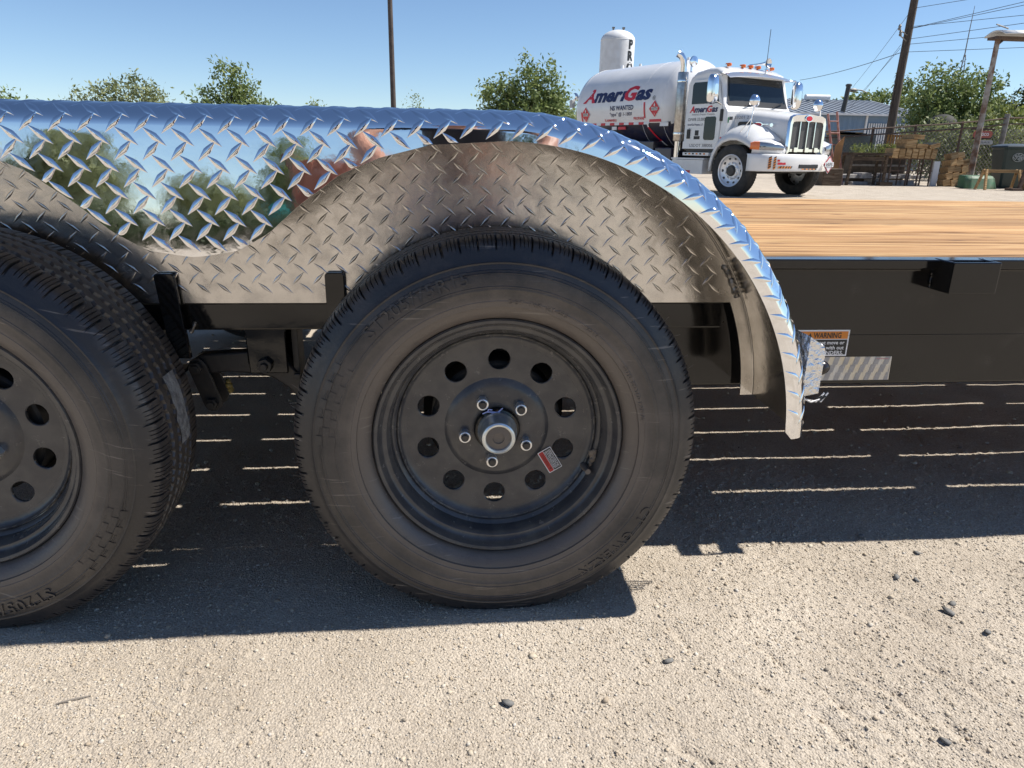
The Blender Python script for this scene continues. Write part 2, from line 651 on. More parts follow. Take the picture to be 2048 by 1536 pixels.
def value_noise(X, Y, seed=0):
    """smooth lattice noise, -1..1"""
    xi, yi = np.floor(X).astype(np.int64), np.floor(Y).astype(np.int64)
    fx, fy = X - xi, Y - yi
    fx, fy = fx * fx * (3 - 2 * fx), fy * fy * (3 - 2 * fy)
    def h(a, b):
        n = (a * 374761393 + b * 668265263 + seed * 1442695041) & 0xffffffff
        n = ((n ^ (n >> 13)) * 1274126177) & 0xffffffff
        return ((n ^ (n >> 16)) & 0xffff) / 32767.5 - 1.0
    a, b, c, d = h(xi, yi), h(xi + 1, yi), h(xi, yi + 1), h(xi + 1, yi + 1)
    return (a * (1 - fx) + b * fx) * (1 - fy) + (c * (1 - fx) + d * fx) * fy
# ------------------------------------------------------------------ ground
scuffs = []
for (x, y, a, l, w, d) in [(0.52, -0.30, -58, .07, .012, .006), (0.60, -0.27, -60, .08, .014, .007), (0.47, -0.33, -62, .06, .011, .006), (0.72, -0.24, -58, .09, .013, .006),
                           (0.80, -0.33, -55, .10, .015, .006), (0.66, -0.36, -60, .08, .013, .006), (0.38, -0.22, -60, .06, .011, .004), (0.88, -0.20, -56, .10, .015, .006),
                           (0.95, -0.10, -52, .12, .015, .005), (0.31, -0.12, -62, .06, .012, .004), (0.56, -0.12, -58, .08, .012, .004), (0.74, -0.06, -55, .10, .014, .004),
                           (0.44, -0.16, -60, .06, .010, .004), (1.02, -0.22, -54, .10, .016, .005), (0.25, -0.36, -65, .06, .010, .005), (0.58, -0.42, -60, .07, .012, .006),
                           (0.36, -0.40, -62, .05, .010, .005), (0.87, -0.44, -56, .08, .014, .006), (0.70, 0.02, -55, .08, .012, .003), (1.1, 0.0, -52, .14, .014, .004)]:
    scuffs.append((x, y, R(a), l * .7, w * .75, d * .8))

def ground_z(X, Y):
    X, Y = np.asarray(X, float), np.asarray(Y, float)
    z = 0.0040 * value_noise(X * 2.3, Y * 2.3, 1) + 0.0012 * value_noise(X * 7, Y * 7, 2)
    z = z + 0.0007 * value_noise(X * 21 + 3, Y * 21, 3)
    coarse = np.clip(0.5 + 0.7 * value_noise(X * 2.1 + 9, Y * 2.1, 8) + .4 * value_noise(X * 6, Y * 6, 9), 0.1, 1.2)
    n1, n2 = value_noise(X * 112, Y * 118, 5), value_noise(X * 143 + 7, Y * 150, 6)
    fine = 0.0006 * value_noise(X * 58, Y * 58, 4) + 0.0007 * n1 + 0.0020 * np.maximum(n1 - .35, 0) + 0.0026 * np.maximum(n2 - .30, 0) - 0.0016 * np.maximum(-n2 - .45, 0)
    z = z + fine * (0.30 + 0.95 * coarse)
    for (sx, sy, a, l, w, d) in scuffs:
        dx, dy = X - sx, Y - sy
        u = dx * math.cos(a) + dy * math.sin(a)
        v = -dx * math.sin(a) + dy * math.cos(a)
        v = v + 0.006 * np.sin(u * 60 + sx * 40)
        e = np.exp(-(u / l) ** 4)
        z = z - d * e * np.exp(-(v / w) ** 2) + 0.7 * d * e * np.exp(-((v + 1.9 * w) / (w * 1.1)) ** 2)
    # loose material pushed up where the tyres stand
    for wx in (0.0, -0.885):
        z = z + 0.006 * np.exp(-((X - wx) / 0.17) ** 4) * np.exp(-((Y + 0.025) / 0.03) ** 2)
    far = np.clip((np.abs(X) + np.abs(Y) - 12) / 15, 0, 1)
    return z * (1 - far)

def axis_coords(a, b, step, lim_a, lim_b):
    mid = list(np.arange(a, b, step))
    out, s, p = [], step, b
    while p < lim_b:
        out.append(p)
        s *= 1.16
        p += s
    out.append(lim_b)
    left, s, p = [], step, a
    while p > lim_a:
        s *= 1.16
        p -= s
        left.append(max(p, lim_a))
    return np.array(left[::-1] + mid + out)

gx = axis_coords(-1.02, 1.42, 0.0037, -900, 900)
gy = axis_coords(-0.60, 0.95, 0.0037, -900, 1500)
GX, GY = np.meshgrid(gx, gy)
GZ = ground_z(GX, GY)
nx, ny = len(gx), len(gy)
co = np.stack([GX, GY, GZ], -1).reshape(-1, 3)
idx = np.arange(nx * ny).reshape(ny, nx)
quads = np.stack([idx[:-1, :-1], idx[:-1, 1:], idx[1:, 1:], idx[1:, :-1]], -1).reshape(-1, 4)

def np_mesh(name, co, faces, mats, smooth=True):
    me = bpy.data.meshes.new(name)
    k = faces.shape[1]
    me.vertices.add(len(co))
    me.vertices.foreach_set('co', np.ascontiguousarray(co, dtype=np.float32).ravel())
    me.loops.add(faces.size)
    me.loops.foreach_set('vertex_index', np.ascontiguousarray(faces, dtype=np.int32).ravel())
    me.polygons.add(len(faces))
    me.polygons.foreach_set('loop_start', np.arange(0, faces.size, k, dtype=np.int32))
    for mt in mats:
        me.materials.append(mt)
    if smooth:
        me.polygons.foreach_set('use_smooth', np.ones(len(faces), dtype=bool))
    me.update(calc_edges=True)
    return me
ground = link('ground', np_mesh('ground', co, quads, [M['ground']]))
struct(ground)

# loose gravel lying on the dirt (uncountable)
def ico():
    t = (1 + 5 ** 0.5) / 2
    V = np.array([(-1, t, 0), (1, t, 0), (-1, -t, 0), (1, -t, 0), (0, -1, t), (0, 1, t), (0, -1, -t), (0, 1, -t), (t, 0, -1), (t, 0, 1), (-t, 0, -1), (-t, 0, 1)], float)
    V /= np.linalg.norm(V[0])
    F = np.array([(0, 11, 5), (0, 5, 1), (0, 1, 7), (0, 7, 10), (0, 10, 11), (1, 5, 9), (5, 11, 4), (11, 10, 2), (10, 7, 6), (7, 1, 8), (3, 9, 4), (3, 4, 2), (3, 2, 6), (3, 6, 8),
                  (3, 8, 9), (4, 9, 5), (2, 4, 11), (6, 2, 10), (8, 6, 7), (9, 8, 1)])
    return V, F
IV, IF = ico()
OV = np.array([(1, 0, 0), (-1, 0, 0), (0, 1, 0), (0, -1, 0), (0, 0, 1), (0, 0, -1)], float)
OF = np.array([(0, 2, 4), (2, 1, 4), (1, 3, 4), (3, 0, 4), (2, 0, 5), (1, 2, 5), (3, 1, 5), (0, 3, 5)])
def pebbles(n, x0, x1, y0, y1, smin, smax, power, rng, PV=IV, PF=IF):
    x = rng.uniform(x0, x1, n)
    y = rng.uniform(y0, y1, n)
    dens = 0.5 + 0.5 * value_noise(x * 3.1 + 4, y * 3.1, 21)
    k = rng.uniform(0, 1, n) < np.clip(0.25 + dens, 0, 1)
    x, y = x[k], y[k]
    n = len(x)
    s = smin + (smax - smin) * rng.uniform(0, 1, n) ** power
    sc = np.stack([s * rng.uniform(.75, 1.3, n), s * rng.uniform(.75, 1.3, n), s * rng.uniform(.45, .85, n)], -1)
    a = rng.uniform(0, 2 * PI, n)
    V = PV[None] * (1 + rng.uniform(-.26, .26, (n, len(PV), 1)))
    V = V * sc[:, None, :]
    ca, sa = np.cos(a)[:, None], np.sin(a)[:, None]
    X = V[..., 0] * ca - V[..., 1] * sa + x[:, None]
    Y = V[..., 0] * sa + V[..., 1] * ca + y[:, None]
    Z = V[..., 2] + (ground_z(x, y) + 0.25 * sc[:, 2])[:, None]
    co = np.stack([X, Y, Z], -1).reshape(-1, 3)
    F = (PF[None] + len(PV) * np.arange(n)[:, None, None]).reshape(-1, 3)
    return co, F
cs, fs, o = [], [], 0
c_, f_ = pebbles(75000, -.95, 1.35, -.60, .45, .0009, .0026, 2.0, RNG, OV, OF)
cs.append(c_)
fs.append(f_)
o = len(c_)
for args in ((3600, -1.0, 1.4, -.60, .7, .0020, .0042, 2.6), (150, -1.0, 1.5, -.60, 1.0, .004, .0075, 2.6), (900, -1.5, 1.8, .4, 2.2, .003, .007, 2.0)):
    c_, f_ = pebbles(*args, RNG)
    cs.append(c_)
    fs.append(f_ + o)
    o += len(c_)
gravel = link('gravel', np_mesh('gravel', np.concatenate(cs), np.concatenate(fs), [M['pebble']], smooth=False))
struct(gravel, 'stuff')

# the bigger dark stones one can pick out
stone_me = []
for q in range(4):
    V = IV * (1 + RNG.uniform(-.32, .32, (12, 1))) * np.array([1.4, .85, .38])
    stone_me.append(np_mesh('loose_stone', V, IF, [M['stone']], smooth=False))
stones = [(0.83, -0.07, .014, 'dark grey stone, largest in the pair on the sunlit gravel at right'), (0.815, 0.20, .011, 'small dark stone on the sunlit gravel nearest the trailer shadow edge'),
          (0.80, 0.045, .010, 'dark flat stone lying close above a pair of stones on sunlit gravel'), (0.855, -0.045, .009, 'small dark stone touching the biggest stone at right'),
          (0.27, -0.17, .010, 'lone dark stone on pale gravel just below the fender shadow tip'), (0.86, -0.13, .010, 'flat dark stone below the biggest stone at right'),
          (0.0, -0.24, .012, 'blue grey stone on gravel in front of the right wheel'), (0.90, 0.13, .009, 'dark stone at the right edge of the sunlit gravel'),
          (0.835, 0.035, .008, 'small flat dark stone in the middle of the stone cluster at right'), (0.62, -0.36, .010, 'grey flat stone low on the sunlit gravel at right')]
for q, (x, y, s, lab) in enumerate(stones):
    o = link('loose_stone', stone_me[q % 4], None, (x, y, float(ground_z(x, y)) + s * .3))
    s *= .72
    o.scale = (s, s, s)
    o.rotation_euler = (RNG.uniform(-.2, .2), RNG.uniform(-.2, .2), RNG.uniform(0, 6))
    tag(o, lab, 'stone', 'loose dark stones on the gravel')
# a dry twig lying on the gravel at left
mb = MB()
mb.tube([(-.672, -.1985, .002), (-.655, -.193, .003), (-.640, -.188, .0025), (-.628, -.184, .002)], [.0010, .0013, .0012, .0007], 6)
tag(mb.build('dry_twig', pmat('dry_twig', (.25, .22, .19), .9), smooth=40), 'short dry grey twig lying on the gravel in front of the left wheel', 'twig')
# ------------------------------------------------------------------ the trailer
ZA = 0.330          # axle height
SP = 0.885          # axle spacing
trailer = empty('equipment_trailer', 'black flatbed equipment trailer with plank deck and bright tread plate tandem fender', 'trailer', (0, 0, 0))

# ---- wheel
def make_tyre():
    # profile on the half section: (y from mid plane, r); outer side is -y
    P = [(-.066, .2118), (-.0780, .2126), (-.0845, .2165), (-.0905, .2240), (-.0945, .231), (-.0952, .2335), (-.0968, .2345), (-.0985, .2345), (-.0990, .2365), (-.1004, .2425), (-.1013, .2432), (-.1015, .2442), (-.1010, .2450), (-.1022, .254), (-.1028, .258), (-.1040, .2615), (-.1045, .2630),
         (-.1040, .2645), (-.1040, .2660), (-.1047, .2668), (-.1047, .2678), (-.1039, .2686), (-.1038, .280), (-.1029, .2868), (-.1037, .2876), (-.1035, .2886), (-.1024, .2894), (-.1019, .2912), (-.1026, .2920), (-.1023, .2930), (-.1012, .2938), (-.1002, .2975), (-.0990, .3010), (-.0996, .3022), (-.0996, .3038), (-.0975, .3055), (-.0940, .3135), (-.0905, .3205), (-.0868, .3270),
         (-.0825, .3325), (-.0790, .3352), (-.0745, .3374), (-.070, .3386), (-.064, .3393), (-.058, .3399), (-.0535, .3403)] + [(-.052 + .0013 * k, .3404 + .0021 * (1 - abs(-.052 + .0013 * k) / .052)) for k in range(40)]
    P = P + [(-y * (1 + .15 * min(1, -y / .05)), r) for (y, r) in P[::-1] if y < -.0004]
    prof = np.array(P)
    npit = 62
    fr = [0, .02, .10, .12, .26, .275, .295, .31, .40, .475, .49, .51, .525, .60, .69, .705, .725, .74, .87]
    rng = np.random.default_rng(5)
    plen = np.array([rng.choice([.85, 1.0, 1.2]) for _ in range(npit)])
    plen = plen / plen.sum() * 2 * PI
    starts = np.concatenate([[0], np.cumsum(plen)[:-1]])
    th = np.concatenate([s + l * np.array(fr) for s, l in zip(starts, plen)])
    ph = np.tile(np.array(fr), npit)
    TH, Yp = np.meshgrid(th, prof[:, 0], indexing='ij')
    PHm, Rp = np.meshgrid(ph, prof[:, 1], indexing='ij')
    ay = np.abs(Yp)
    dep = np.zeros_like(Rp)
    sgn = np.sign(Yp)
    # shoulder slots and thin sipes
    sh = (ay > .0525) & (ay < .0895)
    fade = np.clip((.0895 - ay) / .006, 0, 1)
    slot = ((PHm > .015) & (PHm < .105)) & sh
    dep = np.where(slot, .0070 * fade, dep)
    sip = (np.isclose(PHm, .275) | np.isclose(PHm, .295) | np.isclose(PHm, .49) | np.isclose(PHm, .51) | np.isclose(PHm, .705) | np.isclose(PHm, .725)) & (ay > .049) & (ay < .0865)
    dep = np.where(sip, .0036, dep)
    # zigzag circumferential grooves
    zz = .0026 * (np.abs(((PHm * 2) % 1) - .5) * 4 - 1)
    for yc, hw, dd in ((-.040, .0031, .0072), (-.0135, .0028, .0072), (.0135, .0028, .0072), (.040, .0031, .0072)):
        g = np.clip(1.35 - np.abs(Yp - yc - zz) / hw * .85, 0, 1)
        dep = np.maximum(dep, dd * np.clip(g * 1.8, 0, 1))
    # notches in the centre ribs
    nt_ = ((PHm > .47) & (PHm < .53)) & (ay > .008) & (ay < .047)
    nt_ = nt_ & ((np.abs(ay - .040) < .0065) | (np.abs(ay - .0135) < .0065))
    nt2 = ((PHm > .015) & (PHm < .13)) & (ay > .024) & (ay < .047)
    dep = np.where(Rp > .312, dep, 0)
    Rr = Rp - dep
    X = Rr * np.cos(TH)
    Z = Rr * np.sin(TH)
    co = np.stack([X, Yp, Z], -1).reshape(-1, 3)
    n0, n1 = TH.shape
    idx = np.arange(n0 * n1).reshape(n0, n1)
    i2 = np.roll(idx, -1, axis=0)
    q = np.stack([idx[:, :-1], idx[:, 1:], i2[:, 1:], i2[:, :-1]], -1).reshape(-1, 4)
    V = [tuple(p) for p in co.tolist()]
    F = [tuple(f) for f in q.tolist()]
    mb = MB()
    mb.v, mb.f, mb.m = V, F, [0] * len(F)
    side = sorted([(r, y) for (y, r) in P if y < -.07], key=lambda t: t[0])
    sr = [t[0] for t in side]
    sy = [t[1] for t in side]
    def polar(th0, r0, h):
        def fn(x, y):
            r_ = r0 + y
            a = th0 - x / r0
            return (r_ * math.cos(a), interp(r_, sr, sy) - h, r_ * math.sin(a))
        return fn
    def raised(txt, th_deg, r0, size, h=.0011, bold=.02, space=1.0, sx=1.0):
        Vt, Ft = text_mesh(txt, bold, 0, space)
        xs = [p[0] for p in Vt]
        mid = (min(xs) + max(xs)) / 2
        fn, f0 = polar(R(th_deg), r0, h), polar(R(th_deg), r0, -.0006)
        top = [fn((x - mid) * size * sx, y * size) for x, y in Vt]
        bot = [f0((x - mid) * size * sx, y * size) for x, y in Vt]
        n = len(top)
        cnt = {}
        for f in Ft:
            for a, b in zip(f, f[1:] + f[:1]):
                cnt[(a, b)] = cnt.get((a, b), 0) + 1
        wall = [(a, b, b + n, a + n) for (a, b) in cnt if (b, a) not in cnt]
        mb.add(top + bot, [tuple(f) for f in Ft] + wall, 0)
    raised('ST205/75R15', 119, .2735, .0295, bold=.012, space=1.12, h=.0024)
    raised('DOT  76K  EM-05B', 76, .2395, .0105, space=1.15)
    raised('2217', 53, .2385, .011, space=1.1)
    raised('STEEL BELTED RADIAL', 22, .2390, .0095, space=1.1)
    raised('CT  GWERZN', -42, .2770, .024, bold=.01, space=1.2, h=.0016)
    # chequered flash on the sidewall
    def patch(r0, r1, a0, a1, h):
        k = 4
        rows = []
        for j in range(k + 1):
            a = R(a0 + (a1 - a0) * j / k)
            rows.append([(r * math.cos(a), interp(r, sr, sy) - hh, r * math.sin(a)) for r, hh in ((r0, -.0006), (r0, h), ((r0 + r1) / 2, h), (r1, h), (r1, -.0006))])
        mb.grid(rows, 0)
    for base in (178,):
        for c_ in range(9):
            for r_ in range(3):
                if (c_ + r_) % 2 == 0:
                    patch(.2665 + r_ * .0108, .2765 + r_ * .0108, base - 3 - c_ * 3.1, base - c_ * 3.1, .0009)
    # mould vent whiskers along the outer shoulder
    for q_ in range(70):
        a = rng.uniform(0, 2 * PI)
        r0 = .3385
        y0 = rng.uniform(-.088, -.05)
        p0 = Vector((.334 * math.cos(a), y0, .334 * math.sin(a)))
        d = Vector((math.cos(a + rng.uniform(-.5, .5)), rng.uniform(-.6, .1), math.sin(a + rng.uniform(-.5, .5)))).normalized()
        mb.tube([p0, p0 + d * rng.uniform(.010, .016)], [.0005, .0003], 4)
    return mb.mesh('tyre', [M['rubber']], smooth=38, fix=False)

def make_rim():
    mb = MB()
    Y0 = -.0735     # outer flange plane (local y), disc further in
    prof = [(.2020, Y0 + .012), (.2085, Y0 + .010), (.2112, Y0 + .004), (.2108, Y0 - .002), (.2080, Y0 - .0045), (.2030, Y0 - .003), (.1995, Y0 + .003), (.1975, Y0 + .010), (.1940, Y0 + .013),
            (.1890, Y0 + .0135), (.1870, Y0 + .016), (.1830, Y0 + .027), (.1815, Y0 + .040), (.1760, Y0 + .044), (.1735, Y0 + .049), (.1725, Y0 + .075), (.1725, Y0 + .11), (.190, Y0 + .135), (.206, Y0 + .147)]
    mb.lathe(prof, 128, 'y')
    # disc with ten holes
    def fy(r):
        return Y0 + interp(r, [.036, .040, .046, .075, .083, .092, .105, .135, .150, .160, .1665, .171, .1726],
                           [.060, .0535, .0520, .0530, .0545, .0600, .0588, .0575, .0560, .0545, .0520, .0465, .0445])
    HR, HC, NH = .0186, .1262, 10
    ri, ro = .098, .156
    for k in range(NH):
        ac = R(-90 + 36 * k - 1.5)
        # boundary of the sector cell, sampled symmetrically
        bd = []
        half = R(18)
        m1, m2 = 7, 7
        for j in range(m1):
            bd.append((ri, -half + 2 * half * j / m1))
        for j in range(m2):
            bd.append((ri + (ro - ri) * j / m2, half))
        for j in range(m1):
            bd.append((ro, half - 2 * half * j / m1))
        for j in range(m2):
            bd.append((ro - (ro - ri) * j / m2, -half))
        bp_ = [(r * math.cos(a), r * math.sin(a)) for r, a in bd]
        rows = []
        for t in (0, .06, .16, .42, 1.0):
            row = []
            for (bx, bz) in bp_:
                dx, dz = bx - HC, bz
                l = math.hypot(dx, dz)
                hx, hz = HC + dx / l * HR, dz / l * HR
                x, z = hx + (bx - hx) * t, hz + (bz - hz) * t
                r_ = math.hypot(x, z)
                y = fy(r_) + (.0012 if t == 0 else 0)
                ca, sa = math.cos(ac), math.sin(ac)
                row.append((x * ca - z * sa, y, x * sa + z * ca))
            rows.append(row)
        # hole wall
        rows = [[(p[0], p[1] + .004, p[2]) for p in rows[0]]] + rows
        mb.grid(rows, 0, closed=True)
    mb.lathe([(r, fy(r)) for r in (.156, .160, .1635, .1665, .169, .171, .1726)], 140, 'y')
    mb.lathe([(r, fy(r)) for r in (.036, .038, .040, .043, .046, .055, .066, .075, .079, .083, .088, .092, .098)], 140, 'y')
    # dusty weld ring where the disc meets the barrel
    V = []
    ring = []
    rr = np.random.default_rng(3)
    for k in range(180):
        a = 2 * PI * k / 180
        w = .0012 + .0008 * rr.uniform()
        ring.append((a, w))
    rows = []
    for j in range(5):
        q = PI * j / 4
        rows.append([((.1722 - w * math.cos(q)) * math.cos(a), Y0 + .0475 - w * 1.3 * math.sin(q), (.1722 - w * math.cos(q)) * math.sin(a)) for a, w in ring])
    mb.grid(rows, 1, closed=True)
    # dark backing of the drum seen through the bore
    mb.lathe([(.036, Y0 + .060), (.036, Y0 + .075), (.0, Y0 + .075)], 40, 'y', mi=2)
    return mb.mesh('wheel', [M['rim'], M['rimdust'], M['dark']], smooth=35)

tyre_me = make_tyre()
rim_me = make_rim()
Y0 = -.0735
# hub with zinc dust cap
mb = MB()
mb.lathe([(.041, Y0 + .064), (.0405, Y0 + .050), (.038, Y0 + .046), (.0345, Y0 + .045), (.033, Y0 + .047)], 48, 'y', mi=1)
mb.lathe([(.0345, Y0 + .05), (.0345, Y0 + .038), (.0330, Y0 + .036), (.0312, Y0 + .030), (.0300, Y0 + .012), (.0282, Y0 + .0065), (.0255, Y0 + .0050), (.0225, Y0 + .0058), (.0215, Y0 + .0075)], 48, 'y', mi=0)
mb.lathe([(.0216, Y0 + .0075), (.020, Y0 + .0085), (.010, Y0 + .0075), (.0095, Y0 + .0095), (.0, Y0 + .010)], 40, 'y', mi=2)
hub_me = mb.mesh('hub_cap', [M['zinc'], M['gloss'], M['rubber']], smooth=32)
# marker scribble on the hub
mb = MB()
for pts in ([(-.026, .0255), (-.018, .029), (-.008, .0285), (.004, .0275), (.016, .0235)], [(-.016, .0335), (-.009, .0325)], [(-.016, .0335), (-.0165, .028)], [(.009, .0355), (.002, .0290)], [(.001, .0295), (.006, .024)]):
    mb.tube([(x, Y0 + .0438, z + .006) for x, z in pts], .0011, 5)
scrib_me = mb.mesh('marker_scribble', [M['chalk']])
# lug nut: hex with bright chamfer and dark open stud
mb = MB()
hexp = [(.0103 * math.cos(PI / 3 * k), .0103 * math.sin(PI / 3 * k)) for k in range(6)]
mb.prism(hexp, (0, .006, 0), (1, 0, 0), (0, 0, 1), (0, -.014, 0), 0)
mb.lathe([(.0106, -.0080), (.0106, -.0102), (.0098, -.0122), (.0086, -.0127), (.0070, -.0124), (.0068, -.0110)], 24, 'y', mi=0)
mb.lathe([(.0068, -.0112), (.0064, -.016), (.0056, -.0175), (.0, -.0172)], 20, 'y', mi=1)
nut_me = mb.mesh('lug_nut', [M['nut'], M['dark']], smooth=30)
# valve stem, dried mud clump and dust line
mb = MB()
mb.tube([(0, .004, 0), (.001, -.012, .001), (.002, -.022, .002)], [.0062, .0056, .0046], 14, 0)
mb.tube([(.002, -.022, .002), (.0024, -.030, .0024)], [.0052, .0050], 14, 0)
valve_me = mb.mesh('valve_stem', [M['rubber']], smooth=40)
mb = MB()
V = IV * (1 + RNG.uniform(-.25, .25, (12, 1)))
for (cx, cz, s) in ((0, .012, .006), (.003, .006, .0065), (.001, .0, .0055), (-.002, -.006, .004), (-.001, -.011, .003), (.004, .014, .005)):
    VV = IV * (1 + RNG.uniform(-.3, .3, (12, 1))) * s * np.array([1, .6, 1.2]) + np.array([cx, 0, cz])
    mb.add(VV.tolist(), IF.tolist())
mud_me = mb.mesh('mud_clump', [M['mud']], smooth=60)
# warning decal on the disc
mb = MB()
W_, H_ = .046, .0265
def rrect(w, h, r=.0015):
    pts = []
    for cx, cy, a0 in ((w / 2 - r, h / 2 - r, 0), (-w / 2 + r, h / 2 - r, 90), (-w / 2 + r, -h / 2 + r, 180), (w / 2 - r, -h / 2 + r, 270)):
        for j in range(4):
            a = R(a0 + 30 * j)
            pts.append((cx + r * math.cos(a), cy + r * math.sin(a)))
    return pts
def flat(poly, y, mi, dx=0, dz=0):
    mb.add([(a + dx, y, b + dz) for a, b in poly], [tuple(range(len(poly)))], mi)
flat(rrect(W_, H_), 0, 0)
flat(rrect(W_ - .003, .0085, .0008), -.0003, 1, 0, .0075)
flat(rrect(W_ - .003, .0145, .0008), -.0003, 2, 0, -.0047)
letter(mb, 'WARNING', .0066, lambda x, y: (x + .003, -.0005, y + .0052), 3, bold=.02, wid=.026)
mb.add([(-.0175, -.0005, .0050), (-.0125, -.0005, .0050), (-.015, -.0005, .0098)], [(0, 1, 2)], 3)
for j in range(5):
    letter(mb, ['TORQUE LUG NUTS TO SPEC', 'BEFORE TOWING AND AGAIN', 'AFTER FIRST 50 MILES OF', 'USE. CHECK NUT TORQUE', 'OFTEN WHILE TRAVELLING'][j], .0026, lambda x, y, j=j: (x, -.0005, y + .0000 - j * .0026), 0, bold=.03, wid=.038)
decal_me = mb.mesh('warning_sticker', [M['white'], M['red'], M['black'], pmat('print_dark_red', (.2, .01, .01), .4)], fix=False)

mb = MB()
mb.lathe([(.0, Y0 + .078), (.112, Y0 + .078), (.116, Y0 + .082), (.116, Y0 + .150), (.132, Y0 + .155), (.132, Y0 + .162), (.0, Y0 + .162)], 48, 'y')
drum_me = mb.mesh('brake_drum', [M['dark']], smooth=35)
def wheel(x, y, rot, decal=True, flip=False):
    w = link('wheel', rim_me, trailer, (x, y, ZA))
    w.rotation_euler = (0, 0, PI if flip else 0)
    t = link('tyre', tyre_me, w)
    t.rotation_euler = (0, rot, 0)
    link('hub_cap', hub_me, w)
    link('brake_drum', drum_me, w)
    for k in range(5):
        a = R(117 + 72 * k + math.degrees(rot) * 0)
        link('lug_nut', nut_me, w, (.05715 * math.cos(a), Y0 + .0475, .05715 * math.sin(a)))
    if decal:
        d = link('warning_sticker', decal_me, w, (.0965, Y0 + .0565, -.064))
        d.rotation_euler = (0, R(-121), 0)
        link('marker_scribble', scrib_me, w)
        v = link('valve_stem', valve_me, w, (.156, Y0 + .044, -.0715))
        mu = link('mud_clump', mud_me, w, (.1665, Y0 + .030, -.052))
    return w
YM = .0735        # wheel mid plane so that the outer flange sits at world y = 0
wheel(0, YM, 0.0)
wheel(-SP, YM, R(198), decal=False)
wheel(0, 2.12 - YM, R(40), decal=False, flip=True)
wheel(-SP, 2.12 - YM, R(80), decal=False, flip=True)
# paper remnant on the tread of the left tyre
mb = MB()
rows = []
rr = np.random.default_rng(9)
for j in range(9):
    a = R(-4 + j * 2.6)
    wob = rr.uniform(-.006, .006)
    rows.append([((.3436 + .0008 * rr.uniform()) * math.cos(a), y, (.3436 + .0008 * rr.uniform()) * math.sin(a)) for y in np.linspace(-.012 + wob, .030 + .5 * wob, 6)])
mb.grid(rows)
lab_w = [o for o in trailer.children if o.name.startswith('wheel')][1]
mb.build('tread_label', pmat('worn_label', (.42, .42, .41), .6, col2=(.2, .2, .2), nscale=70, bump=.5, bscale=150), lab_w, smooth=60)

# ---- fender
FR, FZ0 = .520, .330            # shell radius about the axle line, and its centre height
FT = FR + FZ0                   # top height
YO, YI, RRr = -.045, .185, .030
edge_x = [-.4425, -.43, -.38, -.336, -.291, -.233, -.176, -.105, 0]
edge_z = [.6440, .645, .653, .678, .717, .759, .783, .801, FT - .042]
def skirt_depth(X):
    if X >= 0 or X <= -SP:
        return .042
    u = X if X > -SP / 2 else -SP - X
    return FT - interp(u, edge_x, edge_z)
ARC = FR * PI / 2
def fpath(s):
    """s measured along the outer profile, s=0 at x=0; returns X, Z, nx, nz"""
    if s > 0:
        a = PI / 2 - s / FR
        return FR * math.cos(a), FZ0 + FR * math.sin(a), math.cos(a), math.sin(a)
    if s < -SP:
        a = PI / 2 + (-SP - s) / FR
        return -SP + FR * math.cos(a), FZ0 + FR * math.sin(a), math.cos(a), math.sin(a)
    return s, FT, 0.0, 1.0
ROLLW = RRr * PI / 2
RI = .004
ROLI = RI * PI / 2
TOPW = (YI - RI) - (YO + RRr)
def fsurf(s, w, h=0.0):
    X, Z, nx_, nz_ = fpath(s)
    if w < 0:
        d, y = RRr - w, YO - h + w * .051
    elif w < ROLLW:
        a = w / RRr
        y = YO + RRr - (RRr + h) * math.cos(a)
        d = RRr - (RRr + h) * math.sin(a)
    elif w < ROLLW + TOPW:
        y, d = YO + RRr + (w - ROLLW), -h
    elif w < ROLLW + ROLI + TOPW:
        a = (w - ROLLW - TOPW) / RI
        y = YI - RI + (RI + h) * math.sin(a)
        d = RI - (RI + h) * math.cos(a)
    else:
        d, y = RI + (w - ROLLW - ROLI - TOPW), YI + h
    return (X - nx_ * d, y, Z - nz_ * d)
smin, smax = -SP - ARC + .012, ARC - .012
svals = sorted(set([round(x, 5) for x in list(np.linspace(smin, -SP, 40)) + list(np.linspace(-SP, 0, 121)) + list(np.linspace(0, smax, 56))]))
rows = []
for s in svals:
    X = fpath(s)[0]
    ds = skirt_depth(s if -SP < s < 0 else (1 if s >= 0 else -9)) - RRr
    cut = 0.0
    if s > smax - .02:                 # rounded lower corner of the end strip
        cut = .012 * (1 - math.sqrt(max(0, 1 - ((s - (smax - .02)) / .02) ** 2)))
    row = [fsurf(s, -ds + cut + (ds - cut) * j / 9) for j in range(9)]
    row += [fsurf(s, ROLLW * j / 9) for j in range(9)]
    row += [fsurf(s, ROLLW + TOPW * j / 8) for j in range(8)]
    row += [fsurf(s, ROLLW + TOPW + ROLI * j / 4) for j in range(5)]
    row += [fsurf(s, ROLLW + ROLI + TOPW + .012), fsurf(s, ROLLW + ROLI + TOPW + .024)]
    rows.append(row)
mb = MB()
mb.grid(rows)
fender = mb.build('fender', [M['alu'], M['mill']], trailer, smooth=50)
fender['label'] = 'bright diamond tread plate tandem fender'
sol = fender.modifiers.new('sheet', 'SOLIDIFY')
sol.thickness = .0028
sol.offset = -1
sol.material_offset = 1
sol.material_offset_rim = 0
es = fender.modifiers.new('edges', 'EDGE_SPLIT')
es.split_angle = R(40)

